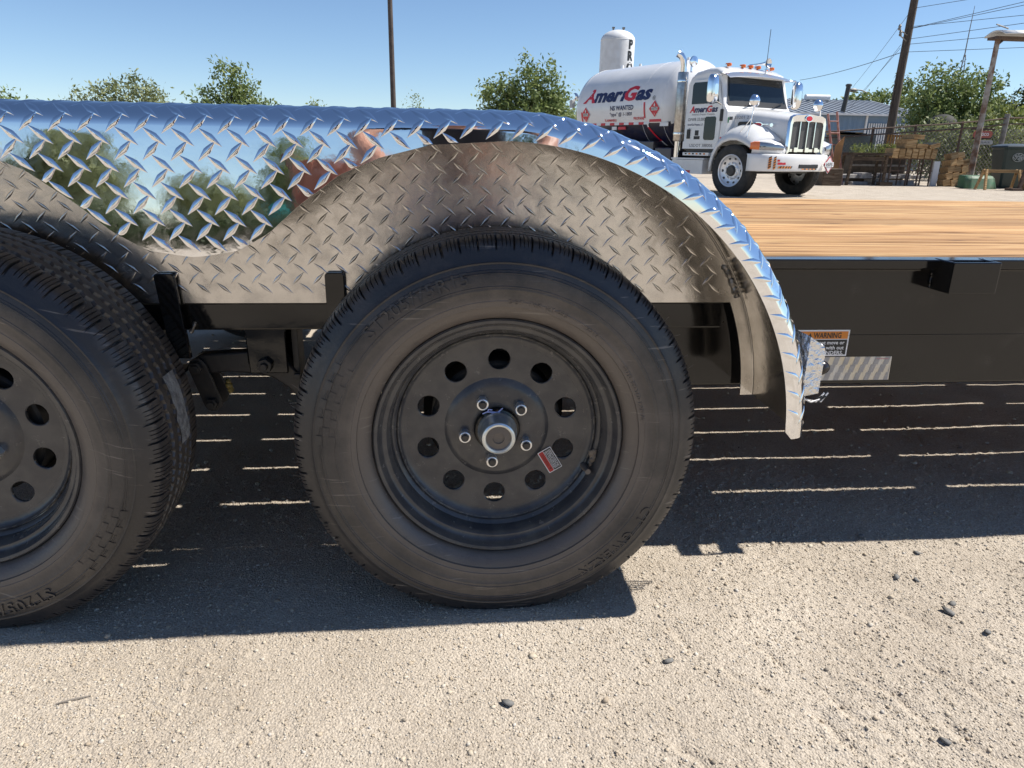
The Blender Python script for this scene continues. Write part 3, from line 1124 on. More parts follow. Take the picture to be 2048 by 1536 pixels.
# raised lugs of the tread plate
PIT, ROW = .0368, .0179
def lug_shape(c_s, c_w, ang, L=.0194, B=.0054, H=.0013, wmin=None, fn=fsurf):
    ca, sa = math.cos(ang), math.sin(ang)
    rows = []
    for j in range(9):
        t = -1 + 2 * j / 8
        b = B * (1 - abs(t) ** 1.25) + .0003
        h = H * (1 - abs(t) ** 2.6)
        row = []
        for q, e in ((-1, -.10), (-.62, .55), (-.22, .97), (.22, .97), (.62, .55), (1, -.10)):
            u, v = t * L, q * b
            s_, w_ = c_s + u * ca - v * sa, c_w + u * sa + v * ca
            hh = h * e if e > 0 else -.0003
            if wmin is not None and w_ < wmin(s_):
                w_, hh = wmin(s_), min(hh, .0002)
            row.append(fn(s_, w_, hh))
        rows.append(row)
    return rows
def lattice(s0, s1, w0, w1, rot=0.0):
    for k in range(int(w0 / ROW) - 1, int(w1 / ROW) + 2):
        back = k % 2 == 0
        for i in range(int(s0 / PIT) - 2, int(s1 / PIT) + 3):
            s = i * PIT + (0 if back else .0232) - (k // 2) * .0078
            w = k * ROW
            if s0 < s < s1 and w0 < w < w1:
                yield s, w, (R(-39) if back else R(47))
cand = []
def wmin_(s_):
    return -(skirt_depth(s_ if -SP < s_ < 0 else (1 if s_ >= 0 else -9)) - RRr) + .0012
for s, w, a in lattice(-.86, smax - .012, -.18, ROLLW + .052 + ROW):
    w = w - ROW + .004
    if w < wmin_(s) + .001:
        continue
    cand.append((s, w, a))
cand.sort(key=lambda t: (t[1] > ROLLW + .02, abs(t[0] + .2)))
many = MB()
for n_, (s, w, a) in enumerate(cand):
    g = lug_shape(s, w, a, wmin=wmin_)
    if n_ < 300:
        mb = MB()
        mb.grid(g)
        mb.build('tread_lug', M['alu'], fender, smooth=75, fix=False)
    else:
        many.grid(g)
for s, w, a in lattice(smin + .02, smax - .012, ROLLW + .054, ROLLW + TOPW - .012 - ROW):
    many.grid(lug_shape(s, w + .004 + ROW, a))
mo = many.build('tread_lugs', M['alu'], fender, smooth=75, fix=False)
struct(mo, 'stuff')

# inner plate behind the wheels, with its own lugs
def inner_top(X):
    if X > 0:
        return FZ0 + math.sqrt(max(0, (FR - .010) ** 2 - X * X))
    if X < -SP:
        return FZ0 + math.sqrt(max(0, (FR - .010) ** 2 - (X + SP) ** 2))
    return FT - .010
PB = .5285
xe = math.sqrt((FR - .010) ** 2 - (PB - FZ0) ** 2)
xs_ = list(np.linspace(-SP - xe, -SP, 14)) + list(np.linspace(-SP, 0, 20))[1:] + list(np.linspace(0, xe, 26))[1:]
poly = [(x, PB) for x in (-SP - xe, xe)]
mb = MB()
YP = YI - .006
mb.prism([(-SP - xe, PB), (xe, PB)] + [(x, inner_top(x)) for x in xs_[::-1][1:-1]], (0, YP, 0), (1, 0, 0), (0, 0, 1), (0, .003, 0), 0)
def plate_fn(s_, w_, h):
    return (s_, YP - h, w_)
for s, w, a in lattice(-.9 / .97, xe / .97, (PB - .01) / .97, FT / .97):
    s, w = s * .97, w * .97
    if w > PB + .012 and w < inner_top(s) - .022 and s < xe - .01:
        mb.grid(lug_shape(s, w, a, L=.0156, B=.0033, H=.0007, fn=plate_fn))
plate = mb.build('inner_plate', M['mill'], fender, smooth=60, fix=False)
plate['label'] = 'dull unpolished tread plate panel behind the tyres'
# folded edge strip continuing below the plate at the rear end
# weld beads between plate and shell
def bead(pts, r, name='weld_bead'):
    mb = MB()
    rr = np.random.default_rng(len(pts))
    P, rad = [], []
    for i in range(len(pts) - 1):
        a, b = Vector(pts[i]), Vector(pts[i + 1])
        k = max(2, int((b - a).length / .004))
        for j in range(k):
            P.append(a.lerp(b, j / k) + Vector((rr.uniform(-.001, .001), rr.uniform(-.0006, .0006), rr.uniform(-.001, .001))))
            rad.append(r * (1 + .35 * math.sin(j * 2.2) * rr.uniform(.4, 1)))
    mb.tube(P, rad, 8)
    return mb.build(name, M['weld'], fender, smooth=50)
def arc_pt(deg, rad, y):
    return (rad * math.cos(R(deg)), y, FZ0 + rad * math.sin(R(deg)))
bead([arc_pt(d, FR - .013, YP - .002) for d in (58, 56, 54, 52, 50)], .0045)
bead([arc_pt(d, FR - .014, YP - .002) for d in (32, 30, 28, 26, 24)], .0055)
bead([arc_pt(d, FR - .014, YP - .002) for d in (120 - 30, 88, 86)], .004)
mb = MB()
mb.tube([arc_pt(d, FR - .0085, YP + .0015) for d in np.linspace(49, 33, 12)], .0022, 6)
mb.build('plate_edge', M['mill'], fender, smooth=60)

# ---- support tube under the plate, brackets
mb = MB()
mb.box((-.53, .2065, .5025), (1.94, .041, .0515))
mb.build('fender_support_tube', M['gloss'], trailer, bevel=.004)
for x, z0, z1, w, lean in ((-.283, .46, .585, .034, 0), (-.562, .43, .583, .034, .012)):
    mb = MB()
    mb.prism([(-w / 2, z0), (w / 2, z0), (w / 2 - lean, z1 - .004), (w / 2 - lean - .004, z1), (-w / 2 - lean + .004, z1), (-w / 2 - lean, z1 - .004)], (x, YP - .004, 0), (1, 0, 0), (0, 0, 1), (0, -.010, 0))
    mb.build('fender_bracket', M['gloss'], trailer, bevel=.0015)
bead([(-.545, .181, .474), (-.538, .181, .486), (-.533, .181, .497)], .004, 'weld_bead')

# ---- side rail with flange lip
RX0, RX1 = .06, 3.4
mb = MB()
mb.prism([(.190, .6085), (.190, .5905), (.205, .5880), (.209, .5850), (.209, .357), (.211, .352), (.262, .352), (.262, .358), (.216, .360), (.216, .5830), (.240, .588), (.240, .6085)],
         (RX0, 0, 0), (0, 1, 0), (0, 0, 1), (RX1 - RX0, 0, 0))
rail = mb.build('side_rail', M['web'], trailer, bevel=.0022)
mb = MB()
mb.prism([(.190, .6085), (.190, .530), (.240, .530), (.240, .6085)], (-2.6, 0, 0), (0, 1, 0), (0, 0, 1), (RX0 + 2.6, 0, 0))
mb.build('deck_edge_beam', M['gloss'], trailer, bevel=.003)
# far side rail
mb = MB()
mb.prism([(1.93, .6085), (1.93, .358), (1.98, .352), (1.98, .6085)], (-2.6, 0, 0), (0, 1, 0), (0, 0, 1), (6.0, 0, 0))
mb.build('far_side_rail', M['web'], trailer, bevel=.003)
mb = MB()
mb.tube([(.64, .2088, .4555), (3.3, .2088, .4555)], .0009, 6)
mb.build('rail_seam', M['web'], rail, smooth=60)
# stake pocket
mb = MB()
px0, px1, pyf, pt = .862, .957, .150, .0065
mb.box(((px0 + px1) / 2, pyf + pt / 2, .5795), (px1 - px0, pt, .060))
mb.box((px0 + pt / 2, (pyf + pt + .2085) / 2, .5795), (pt, .2085 - pyf - pt, .060))
mb.box((px1 - pt / 2, (pyf + pt + .2085) / 2, .5795), (pt, .2085 - pyf - pt, .060))
mb.build('stake_pocket', M['gloss'], rail, bevel=.002)
for xx in (px0 - .001, px1 + .001):
    mb = MB()
    P, rad = [], []
    for j in range(26):
        P.append((xx + .0012 * math.sin(j * 1.9), .2065, .552 + j * .0022))
        rad.append(.0032 + .0012 * math.sin(j * 2.6))
    mb.tube(P, rad, 8)
    mb.build('weld_bead', M['gloss'], rail, smooth=60)
# decals on the web
yw = .2085
mb = MB()
def quad(x0, z0, x1, z1, y, mi, skew=0):
    mb.add([(x0, y, z0), (x1, y, z0), (x1 + skew, y, z1), (x0 + skew, y, z1)], [(0, 1, 2, 3)], mi)
wx0, wx1, wz0, wz1 = .604, .7145, .4125, .4665
quad(wx0, wz0, wx1, wz1, yw - .0004, 0)
quad(wx0 + .003, .4480, wx1 - .003, wz1 - .003, yw - .0007, 1)
quad(wx0 + .003, wz0 + .003, wx1 - .003, .4465, yw - .0007, 2)
letter(mb, 'WARNING', .0155, lambda x, y: (.6685 + x, yw - .001, .4502 + y), 2, bold=.025, wid=.058)
mb.add([(.6275, yw - .001, .4500), (.6375, yw - .001, .4500), (.6325, yw - .001, .4605)], [(0, 1, 2)], 2)
for j, t_ in enumerate(('Do not move or', 'load trailer with out', 'RAMPS / FENDERS.')):
    letter(mb, t_, .0105, lambda x, y, j=j: (.7065 + x, yw - .001, .4370 - j * .0105 + y), 0, bold=.02, align='r', wid=(.070, .088, .090)[j])
mb.build('warning_sticker', [M['white'], M['orange'], M['black']], rail, fix=False)
mb = MB()
tx0, tx1, tz0, tz1 = .640, .8125, .361, .4105
mb.add([(tx0, yw - .0004, tz0), (tx1 + .0015, yw - .0004, tz0), (tx1, yw - .0004, tz1), (tx0, yw - .0004, tz1)], [(0, 1, 2, 3)], 0)
nst = 3
for c_ in range(8):
    for r_ in range(nst):
        zz0, zz1 = tz0 + .0495 * r_ / nst, tz0 + .0495 * (r_ + 1) / nst - .0004
        x = .652 + c_ * .0215 + r_ * .0072
        mb.add([(min(max(a, tx0 + .001), tx1 - .001), yw - .0008, b) for a, b in ((x, zz0), (x + .0108, zz0), (x + .0150, zz1), (x + .0042, zz1))], [(0, 1, 2, 3)], 1)
mb.add([(x, yw - .001, z) for x, z in ((.780, .4055), (.806, .4055), (.806, .4068), (.780, .4068))], [(0, 1, 2, 3)], 2)
mb.build('reflective_tape', [M['tapelight'], M['tapedark'], pmat('print_pink', (.45, .18, .2), .5)], rail, fix=False)

# ---- deck boards and crossmembers
by0, bw, gap = .2415, .1890, .0077
for k in range(9):
    y0 = by0 + k * (bw + gap)
    y1 = min(y0 + bw, 1.926)
    mb = MB()
    n = 40
    rows = []
    rr = np.random.default_rng(40 + k)
    for j in range(n + 1):
        x = -2.55 + 5.9 * j / n
        e0, e1, t = rr.uniform(-.0007, .0007), rr.uniform(-.0007, .0007), rr.uniform(-.0006, .0006)
        ztop = .6125 + t + (.002 * (k % 3 - 1)) * .5
        rows.append([(x, y0 + e0, ztop - .038), (x, y1 + e1, ztop - .038), (x, y1 + e1, ztop - .004), (x, y1 + e1 - .004, ztop), (x, (y0 + y1) / 2, ztop + .0006), (x, y0 + e0 + .004, ztop), (x, y0 + e0, ztop - .004)])
    mb.grid(rows, closed=True)
    mb.add(rows[0], [tuple(range(7))])
    mb.add(rows[-1], [tuple(range(6, -1, -1))])
    mb.build('deck_board', M['plank'], trailer, smooth=35)
for x in (-2.3, -1.8, -1.3, -.795, -.620, -.258, .335, .922, 1.534, 2.164, 2.79, 3.3):
    mb = MB()
    mb.prism([(0, 0), (.028, 0), (.028, .005), (.006, .007), (.006, .069), (.028, .071), (.028, .076), (0, .076)], (x, .2415, .497), (1, 0, 0), (0, 0, 1), (0, 1.687, 0))
    mb.build('crossmember', M['dark'], trailer)
# ---- axles, springs, hanger, equaliser
for x in (0, -SP):
    mb = MB()
    mb.cyl((x, .20, ZA - .02), (x, 1.93, ZA - .02), .030, n=20)
    mb.build('axle', M['dark'], trailer, smooth=40)
    for y in (.26, 1.85):
        mb = MB()
        for l_, (hl, dz) in enumerate(((.30, 0), (.24, -.008), (.17, -.016), (.10, -.024))):
            pts = [(x + hl * t, y, ZA + .012 + dz + .040 * abs(t * hl / .30) ** 2 * 1.0) for t in np.linspace(-1, 1, 11)]
            rows = [[(p[0], y - .022, p[2]), (p[0], y + .022, p[2]), (p[0], y + .022, p[2] + .007), (p[0], y - .022, p[2] + .007)] for p in pts]
            mb.grid(rows, closed=True)
        mb.build('leaf_spring', M['dark'], trailer)
mb = MB()
hx, hy = -.4265, .222
mb.prism([(-.041, .476), (.041, .476), (.041, .470), (.037, .462), (.037, .383), (-.034, .383), (-.037, .462), (-.041, .470)], (hx, hy, 0), (1, 0, 0), (0, 0, 1), (0, .007, 0))
mb.prism([(-.037, .476), (.037, .476), (.037, .383), (-.034, .383)], (hx, hy + .062, 0), (1, 0, 0), (0, 0, 1), (0, .007, 0))
mb.box((hx - .0355, hy + .0345, .437), (.006, .055, .075))
mb.box((hx, hy + .034, .4735), (.090, .078, .006))
hanger = mb.build('spring_hanger', M['gloss'], trailer, bevel=.002)
mb = MB()
mb.box((hx + .048, hy + .05, .424), (.012, .05, .105))
mb.box((hx + .051, hy + .012, .3735), (.012, .012, .011), 0)
mb.build('hanger_back_plate', M['dark'], trailer, bevel=.001)
mb = MB()
hexp = [(.0145 * math.cos(PI / 3 * k + .3), .0145 * math.sin(PI / 3 * k + .3)) for k in range(6)]
mb.prism(hexp, (hx - .004, hy, .4005), (1, 0, 0), (0, 0, 1), (0, -.013, 0))
mb.cyl((hx - .004, hy - .013, .4005), (hx - .004, hy - .021, .4005), .0075, .0065, 16)
mb.build('hanger_bolt', M['dark'], trailer, smooth=30, bevel=.0008)
mb = MB()
eqp = [(-.150, -.012), (-.145, .008), (-.128, .018), (-.085, .020), (-.03, .024), (.0, .028), (.022, .020), (.045, -.014), (.100, -.080), (.118, -.098), (.116, -.116), (.098, -.122), (.080, -.110), (.030, -.052),
       (.0, -.030), (-.03, -.022), (-.085, -.018), (-.128, -.024), (-.143, -.022)]
mb.prism(eqp, (hx, hy + .020, .398), (1, 0, 0), (0, 0, 1), (0, .030, 0))
letter(mb, 'CZ', .018, lambda x, y: (hx + .066 + (x * .66 + y * .75), hy + .0192, .338 + (y * .66 - x * .75)), 0, bold=.03)
mb.build('equaliser', M['dark'], trailer, smooth=40, bevel=.004)
for j, (yy) in enumerate((hy + .006, hy + .054)):
    mb = MB()
    a, b = Vector((hx - .133, yy, .395)), Vector((hx - .112, yy, .322))
    d = (b - a).normalized()
    n_ = Vector((d.z, 0, -d.x))
    pts = []
    for c_, s_ in ((a, 1), (b, -1)):
        for k in range(7):
            q = -PI / 2 + PI * k / 6
            pts.append(c_ + (-d * math.cos(q) * s_ + n_ * math.sin(q) * s_) * .017)
    V = [tuple(p) for p in pts] + [(p.x, p.y + .007, p.z) for p in pts]
    n = len(pts)
    mb.add(V, [tuple(range(n)), tuple(range(2 * n - 1, n - 1, -1))] + [((i + 1) % n, i, i + n, (i + 1) % n + n) for i in range(n)])
    mb.build('shackle_plate', M['dark'], trailer, bevel=.001)
    if j == 0:
        for c_ in (a, b):
            mb = MB()
            hp = [(.012 * math.cos(PI / 3 * k), .012 * math.sin(PI / 3 * k)) for k in range(6)]
            mb.prism(hp, (c_.x, yy, c_.z), (1, 0, 0), (0, 0, 1), (0, -.011, 0))
            mb.cyl((c_.x, yy - .011, c_.z), (c_.x, yy - .017, c_.z), .0068, n=14)
            mb.build('shackle_bolt', M['dark'], trailer, smooth=30, bevel=.0008)
mb = MB()
for (cx, cz, s) in ((0, 0, .008), (.003, -.009, .007), (-.001, .008, .006)):
    VV = IV * (1 + RNG.uniform(-.3, .3, (12, 1))) * s + np.array([hx - .090 + cx, hy + .045, .345 + cz])
    mb.add(VV.tolist(), IF.tolist())
mb.build('grease_smear', M['grease'], trailer, smooth=60)

# ---- side marker light bracket behind the fender end, with loose wires
mb = MB()
bx, by, bz = .5555, .055, .452
lb = [(-.020, -.062), (.008, -.056), (.012, .022), (.009, .032), (-.022, .050)]
rows = []
for yy, sc in ((.0, .96), (.004, 1.0), (.03, 1.0), (.056, 1.0), (.060, .96)):
    rows.append([(bx + a * sc + (.0015 * math.sin(9 * b * 60 + yy * 300)), by - .03 + yy, bz + b * sc) for a, b in lb])
mb.grid(rows, closed=True)
mb.add(rows[0], [tuple(range(5))])
mb.add(rows[-1], [tuple(range(4, -1, -1))])
lbx = mb.build('marker_light_bracket', M['foil'], trailer, smooth=30)
mb = MB()
mb.lathe([(.0, 0), (.012, 0), (.0135, .002), (.0135, .008), (.010, .016), (.006, .020), (.0, .0205)], 24, 'x', (bx + .010, by - .012, bz - .012))
mb.build('marker_light', pmat('black_lamp', (.015, .012, .012), .2), lbx, smooth=40)
for q in range(5):
    mb = MB()
    rr = np.random.default_rng(60 + q)
    p = Vector((bx - .018 + q * .004, by - .012 + .006 * q, bz - .058))
    pts = [p, p + Vector((.008, -.004, -.010 - .003 * q)), p + Vector((.022 + .004 * q, -.008, -.016 - .002 * q)), p + Vector((.038 + .003 * q, -.006, -.012 + .004 * (q % 3)))]
    mb.tube(pts, .0017, 6, 0)
    mb.build('loose_wire', M['wirew'] if q % 2 == 0 else M['black'], lbx, smooth=60)
# ------------------------------------------------------------------ the gas delivery truck
M['twhite'] = pmat('truck_white_paint', (0.74, 0.74, 0.74), 0.22, col2=(0.68, 0.68, 0.67), nscale=3, coat=0.3, dust=(.45, .41, .36), dscale=3, dlo=.62, dhi=.95)
M['navy'] = pmat('truck_navy_paint', (0.012, 0.014, 0.045), 0.3, col2=(0.04, 0.035, 0.04), nscale=4, coat=0.2)
M['navytext'] = pmat('navy_lettering', (0.012, 0.016, 0.075), 0.35)
M['redtext'] = pmat('red_lettering', (0.55, 0.015, 0.03), 0.35)
M['chrome'] = pmat('chrome', (0.82, 0.83, 0.85), 0.07, 1.0)
M['steel'] = pmat('stainless_shield', (0.50, 0.48, 0.45), 0.28, 1.0, col2=(0.34, 0.31, 0.28), nscale=14)
M['glass'] = pmat('dark_glass', (0.008, 0.013, 0.018), 0.03, 0.0, spec=0.4)  # near-black colour stands in for the unlit cab interior behind
M['trubber'] = pmat('truck_tyre', (0.018, 0.018, 0.018), 0.75, col2=(0.045, 0.04, 0.036), nscale=9, bump=.2, bscale=40)
M['amber'] = pmat('amber_lens', (0.75, 0.16, 0.015), 0.15, coat=.6)
M['lens'] = pmat('clear_lens', (0.30, 0.31, 0.33), 0.08, 0.75, coat=.8)
M['grille'] = pmat('grille_mesh', (0.06, 0.06, 0.058), 0.5, 0.3, col2=(0.11, 0.105, 0.10), nscale=90)
M['orangeh'] = pmat('hazard_orange', (0.72, 0.24, 0.04), .5)
M['greytext'] = pmat('grey_lettering', (0.10, 0.10, 0.11), .5)
M['alum'] = pmat('wheel_alloy', (0.74, 0.74, 0.75), .38, 0.6)
TANG = R(-63)
truck = empty('gas_truck', 'white and navy gas delivery tanker truck parked beyond the trailer deck', 'truck', (6.27, 12.99, 0), TANG)

# tank
TZ, TR = 1.72, .95
mb = MB()
angs = sorted(set([R(-20.97), R(200.97)] + [2 * PI * k / 72 for k in range(72)]))
prof = []
for k in range(9):
    q = PI / 2 * k / 8
    prof.append((TR * math.sin(q) if k else .001, -5.15 - .50 * math.cos(q)))
prof += [(TR, -4.2), (TR, -3.4), (TR, -2.6)]
for k in range(8, -1, -1):
    q = PI / 2 * k / 8
    prof.append((TR * math.sin(q) if k else .001, -2.25 + .42 * math.cos(q)))
angs = [a - 2 * PI if a > PI * 1.5 else a for a in angs]
angs = sorted(angs)
rows = []
for (r_, x) in prof:
    rows.append([(x, r_ * math.cos(a), TZ + r_ * math.sin(a)) for a in angs])
mb.grid(rows, closed=True)
zc = [sum(mb.v[i][2] for i in f) / len(f) for f in mb.f]
mb.m = [1 if z < 1.38 else 0 for z in zc]
tank = mb.build('tank', [M['twhite'], M['navy']], truck, smooth=40)
mb = MB()
for x in (-2.9, -2.25, -5.12):
    mb.lathe([(TR - .004, x - .006), (TR + .003, x - .003), (TR + .003, x + .003), (TR - .004, x + .006)], 64, 'x', (0, 0, TZ))
mb.build('tank_seam', M['twhite'], tank, smooth=40)
def tcyl(xc, zc, h=.006, slope=0.0):
    a0 = math.asin((zc - TZ) / TR)
    def fn(x, y):
        a = a0 + (y + slope * x) / TR
        return (xc + x, -(TR + h) * math.cos(a), TZ + (TR + h) * math.sin(a))
    return fn
# the big word in italic bold
mb = MB()
parts = [('A', 1, .42), ('mer', 0, .36), ('\u0131', 0, .36), ('G', 1, .42), ('as', 0, .36)]
xx = -4.98
tot = 2.36
sz = .42
wd = []
for t_, c_, s_ in parts:
    V, F = text_mesh(t_, .032, .25)
    wd.append((max(p[0] for p in V) - min(p[0] for p in V)))
scale = tot / (sum(wd) - .055 * 4)
for (t_, c_, s_), w in zip(parts, wd):
    V, F = text_mesh(t_, .032, .25)
    a = min(p[0] for p in V)
    for sh_ in (-.022, 0, .022):
        fn = tcyl(0, 1.862, .006 + .02 * sh_)
        mb.add([fn(xx + (p[0] - a + sh_) * scale, p[1] * .425, ) for p in V], F, c_)
    xx += (w - .055) * scale
letter(mb, '\u00ae', .13, tcyl(-2.52, 1.83), 2)
mb.build('lettering', [M['navytext'], M['redtext'], M['greytext']], tank, fix=False)
mb = MB()
letter(mb, 'NS WANTED', .135, tcyl(-3.55, 1.665), 0, bold=.03, wid=.80)
letter(mb, '"type" @ 1-1800', .105, tcyl(-3.58, 1.545), 0, bold=.01, shear=.2, wid=.76)
mb.build('lettering', [M['navytext']], tank, fix=False)
mb = MB()
letter(mb, 'FLAMMABLE', .075, tcyl(-3.95, 1.432), 0, bold=.02, wid=.42)
letter(mb, 'PROPANE', .085, tcyl(-2.98, 1.452), 0, bold=.02, wid=.34)
mb.build('lettering', [M['redtext']], tank, fix=False)
def placard(xc, zc, s, fnmk):
    mb = MB()
    f0, f1, f2 = fnmk(xc, zc, .008), fnmk(xc, zc, .011), fnmk(xc, zc, .014)
    def dia(f, q, mi):
        P = []
        for a, b in ((0, q), (-q, 0), (0, -q), (q, 0)):
            P.append((a, b))
        pts = []
        for k in range(4):
            for j in range(4):
                a, b = P[k], P[(k + 1) % 4]
                pts.append((a[0] + (b[0] - a[0]) * j / 4, a[1] + (b[1] - a[1]) * j / 4))
        mb.add([f(x, y) for x, y in pts], [tuple(range(len(pts)))], mi)
    dia(f0, s * 1.06, 1)
    dia(f1, s, 0)
    mb.add([f2(x, y) for x, y in ((-s * .58, -s * .2), (s * .58, -s * .2), (s * .58, s * .2), (-s * .58, s * .2))], [(0, 1, 2, 3)], 1)
    f3 = fnmk(xc, zc, .017)
    letter(mb, '1075', s * .45, lambda x, y: f3(x, y - s * .155), 2, bold=.02, wid=s * 1.0)
    letter(mb, '2', s * .3, lambda x, y: f2(x, y - s * .72), 1, bold=.02)
    fl = [(0, .72), (-.07, .58), (-.14, .44), (-.10, .33), (-.03, .27), (.05, .28), (.12, .36), (.12, .46), (.06, .54), (.05, .62)]
    mb.add([f2(x * s, y * s) for x, y in fl], [tuple(range(len(fl)))], 1)
    return mb.build('hazard_placard', [M['redtext'], M['white'], M['black']], tank, fix=False)
placard(-2.47, 1.66, .165, tcyl)
placard(-4.86, 1.60, .165, tcyl)
# red streaks and side strips
mb = MB()
def strip(x0, z0, x1, z1, w, mi=0):
    f = tcyl(0, TZ, .009)
    n = 6
    for j in range(n):
        a, b = j / n, (j + 1) / n
        p = [(x0 + (x1 - x0) * t, z0 + (z1 - z0) * t) for t in (a, b)]
        def P(x, z):
            aa = math.asin(max(-1, min(1, (z - TZ) / TR)))
            return (x, -(TR + .009) * math.cos(aa), TZ + (TR + .009) * math.sin(aa))
        mb.add([P(p[0][0] - w / 2, p[0][1]), P(p[0][0] + w / 2, p[0][1]), P(p[1][0] + w / 2, p[1][1]), P(p[1][0] - w / 2, p[1][1])], [(0, 1, 2, 3)], mi)
strip(-2.80, 1.80, -2.78, 1.48, .045)
strip(-5.02, 1.66, -5.0, 1.40, .045)
strip(-2.72, 1.30, -2.50, 1.02, .06)
strip(-2.74, 1.40, -2.72, 1.30, .05, 1)
strip(-2.50, 1.02, -2.44, .93, .055, 1)
mb.build('stripe_mark', [M['redtext'], M['white']], tank, fix=False)
mb = MB()
yb = -math.sqrt(TR ** 2 - (1.375 - TZ) ** 2) - .012
for k in range(18):
    x = -4.9 + k * .165
    if x < -2.75:
        mb.box((x, yb, 1.375), (.160, .012, .05), k % 2)
mb.box((-2.47, yb - .01, 1.425), (.36, .012, .055), 0)
mb.box((-2.20, yb, 1.345), (.24, .02, .075), 1)
mb.box((-3.85, yb + .02, 1.285), (.16, .02, .07), 1)
mb.box((-3.58, yb + .02, 1.285), (.26, .02, .06), 0)
mb.build('reflector_strip', [M['redtext'], M['white']], tank)
# fittings on the tank top and rear
for x, y, r_, h in ((-4.75, 0, .05, .08), (-4.1, 0, .04, .06), (-2.6, .05, .045, .07)):
    mb = MB()
    mb.cyl((x, y, TZ + TR - .03), (x, y, TZ + TR + h), r_, r_ * .7, 14)
    mb.build('tank_fitting', M['twhite'], tank, smooth=40)
mb = MB()
mb.lathe([(.0, -.03), (.06, -.03), (.085, .0), (.08, .04), (.03, .10), (.0, .11)], 20, 'y', (-5.45, -.86, 2.04))
mb.build('rear_work_lamp', M['chrome'], truck, smooth=40)
mb = MB()
mb.box((-5.62, -.80, 1.88), (.10, .10, .18))
mb.build('rear_box', pmat('grey_box', (.4, .4, .4), .5), truck, bevel=.01)
# chassis
mb = MB()
for y in (-.42, .42):
    mb.box((-2.65, y, .72), (6.3, .09, .22))
for x in (.5, -.9, -2.4, -3.6, -5.2):
    mb.box((x, 0, .72), (.10, .80, .16))
mb.build('chassis_frame', M['dark'], truck)
mb = MB()
mb.box((-3.6, -.70, .80), (2.2, .36, .42))
mb.box((-2.15, -.72, .70), (.5, .40, .35))
mb.build('pump_box', M['navy'], truck, bevel=.02)
mb = MB()
mb.box((-1.28, -.90, .515), (.86, .32, .27))
mb.box((-1.28, -.90, .670), (.90, .34, .03))
mb.box((-1.28, -1.058, .42), (.22, .01, .05), 1)
mb.build('battery_box', [M['twhite'], M['redtext']], truck, bevel=.008)
mb = MB()
mb.box((-1.10, -.92, .76), (.70, .22, .06))
for k in range(6):
    mb.box((-1.36 + k * .10, -1.031, .765), (.05, .004, .03), 1 + k % 2)
mb.build('cab_step', [M['twhite'], M['black'], M['orangeh']], truck, bevel=.003)
mb = MB()
mb.box((-1.05, -.80, .86), (.9, .18, .12))
mb.build('cab_sill', M['dark'], truck)

# wheels
def truck_wheel_mesh():
    mb = MB()
    Ro, W = .470, .255
    pr = [(.285, -.10), (.300, -.118), (.345, -.128), (.395, -.126), (.435, -.116), (.455, -.104), (.466, -.096), (.470, -.085)]
    pr = pr + [(.470, .085), (.466, .096), (.435, .116), (.345, .125), (.285, .10)]
    mb.lathe(pr, 80, 'y', mi=0)
    for k in range(60):
        a = 2 * PI * k / 60
        for yy, off in ((-.072, 0), (-.025, .05), (.025, 0), (.072, .05)):
            rot = Matrix.Rotation(-(a + off), 3, 'Y')
            c = rot @ Vector((Ro + .002, yy, 0))
            mb.box(c, (.014, .036, .036), 0, rot)
    # rim: bright outer ring, dished face; dark discs paint the shade of hand holes
    mb.lathe([(.292, -.112), (.300, -.120), (.292, -.124), (.275, -.118), (.268, -.100), (.262, -.085), (.225, -.062), (.165, -.055), (.150, -.075), (.135, -.080), (.105, -.080)], 60, 'y', mi=1)
    mb.lathe([(.105, -.080), (.095, -.115), (.085, -.125), (.0, -.127)], 40, 'y', mi=2)
    for k in range(10):
        a = 2 * PI * k / 10
        mb.cyl((.232 * math.cos(a), -.055, .232 * math.sin(a)), (.232 * math.cos(a), -.0735, .232 * math.sin(a)), .026, n=14, mi=2)
        a += .3
        mb.cyl((.140 * math.cos(a), -.07, .140 * math.sin(a)), (.140 * math.cos(a), -.105, .140 * math.sin(a)), .016, n=8, mi=1)
    return mb.mesh('wheel', [M['trubber'], M['alum'], M['dark']], smooth=35)
twm = truck_wheel_mesh()
for (x, y, flip) in ((-.14, -.93, 0), (-.14, .93, 1), (-4.2, -.95, 0), (-4.2, -.66, 0), (-4.2, .95, 1), (-4.2, .66, 1)):
    w = link('wheel', twm, truck, (x, y, .470))
    w.rotation_euler = (0, .15 * x, PI if flip else 0)
mb = MB()
mb.cyl((-.14, -.85, .47), (-.14, .85, .47), .06, n=14)
mb.cyl((-4.2, -.85, .47), (-4.2, .85, .47), .10, n=14)
mb.box((.15, 0, .56), (.5, .5, .22))
mb.box((.35, .3, .46), (.06, .5, .06))
mb.build('axle', M['dark'], truck, smooth=40)

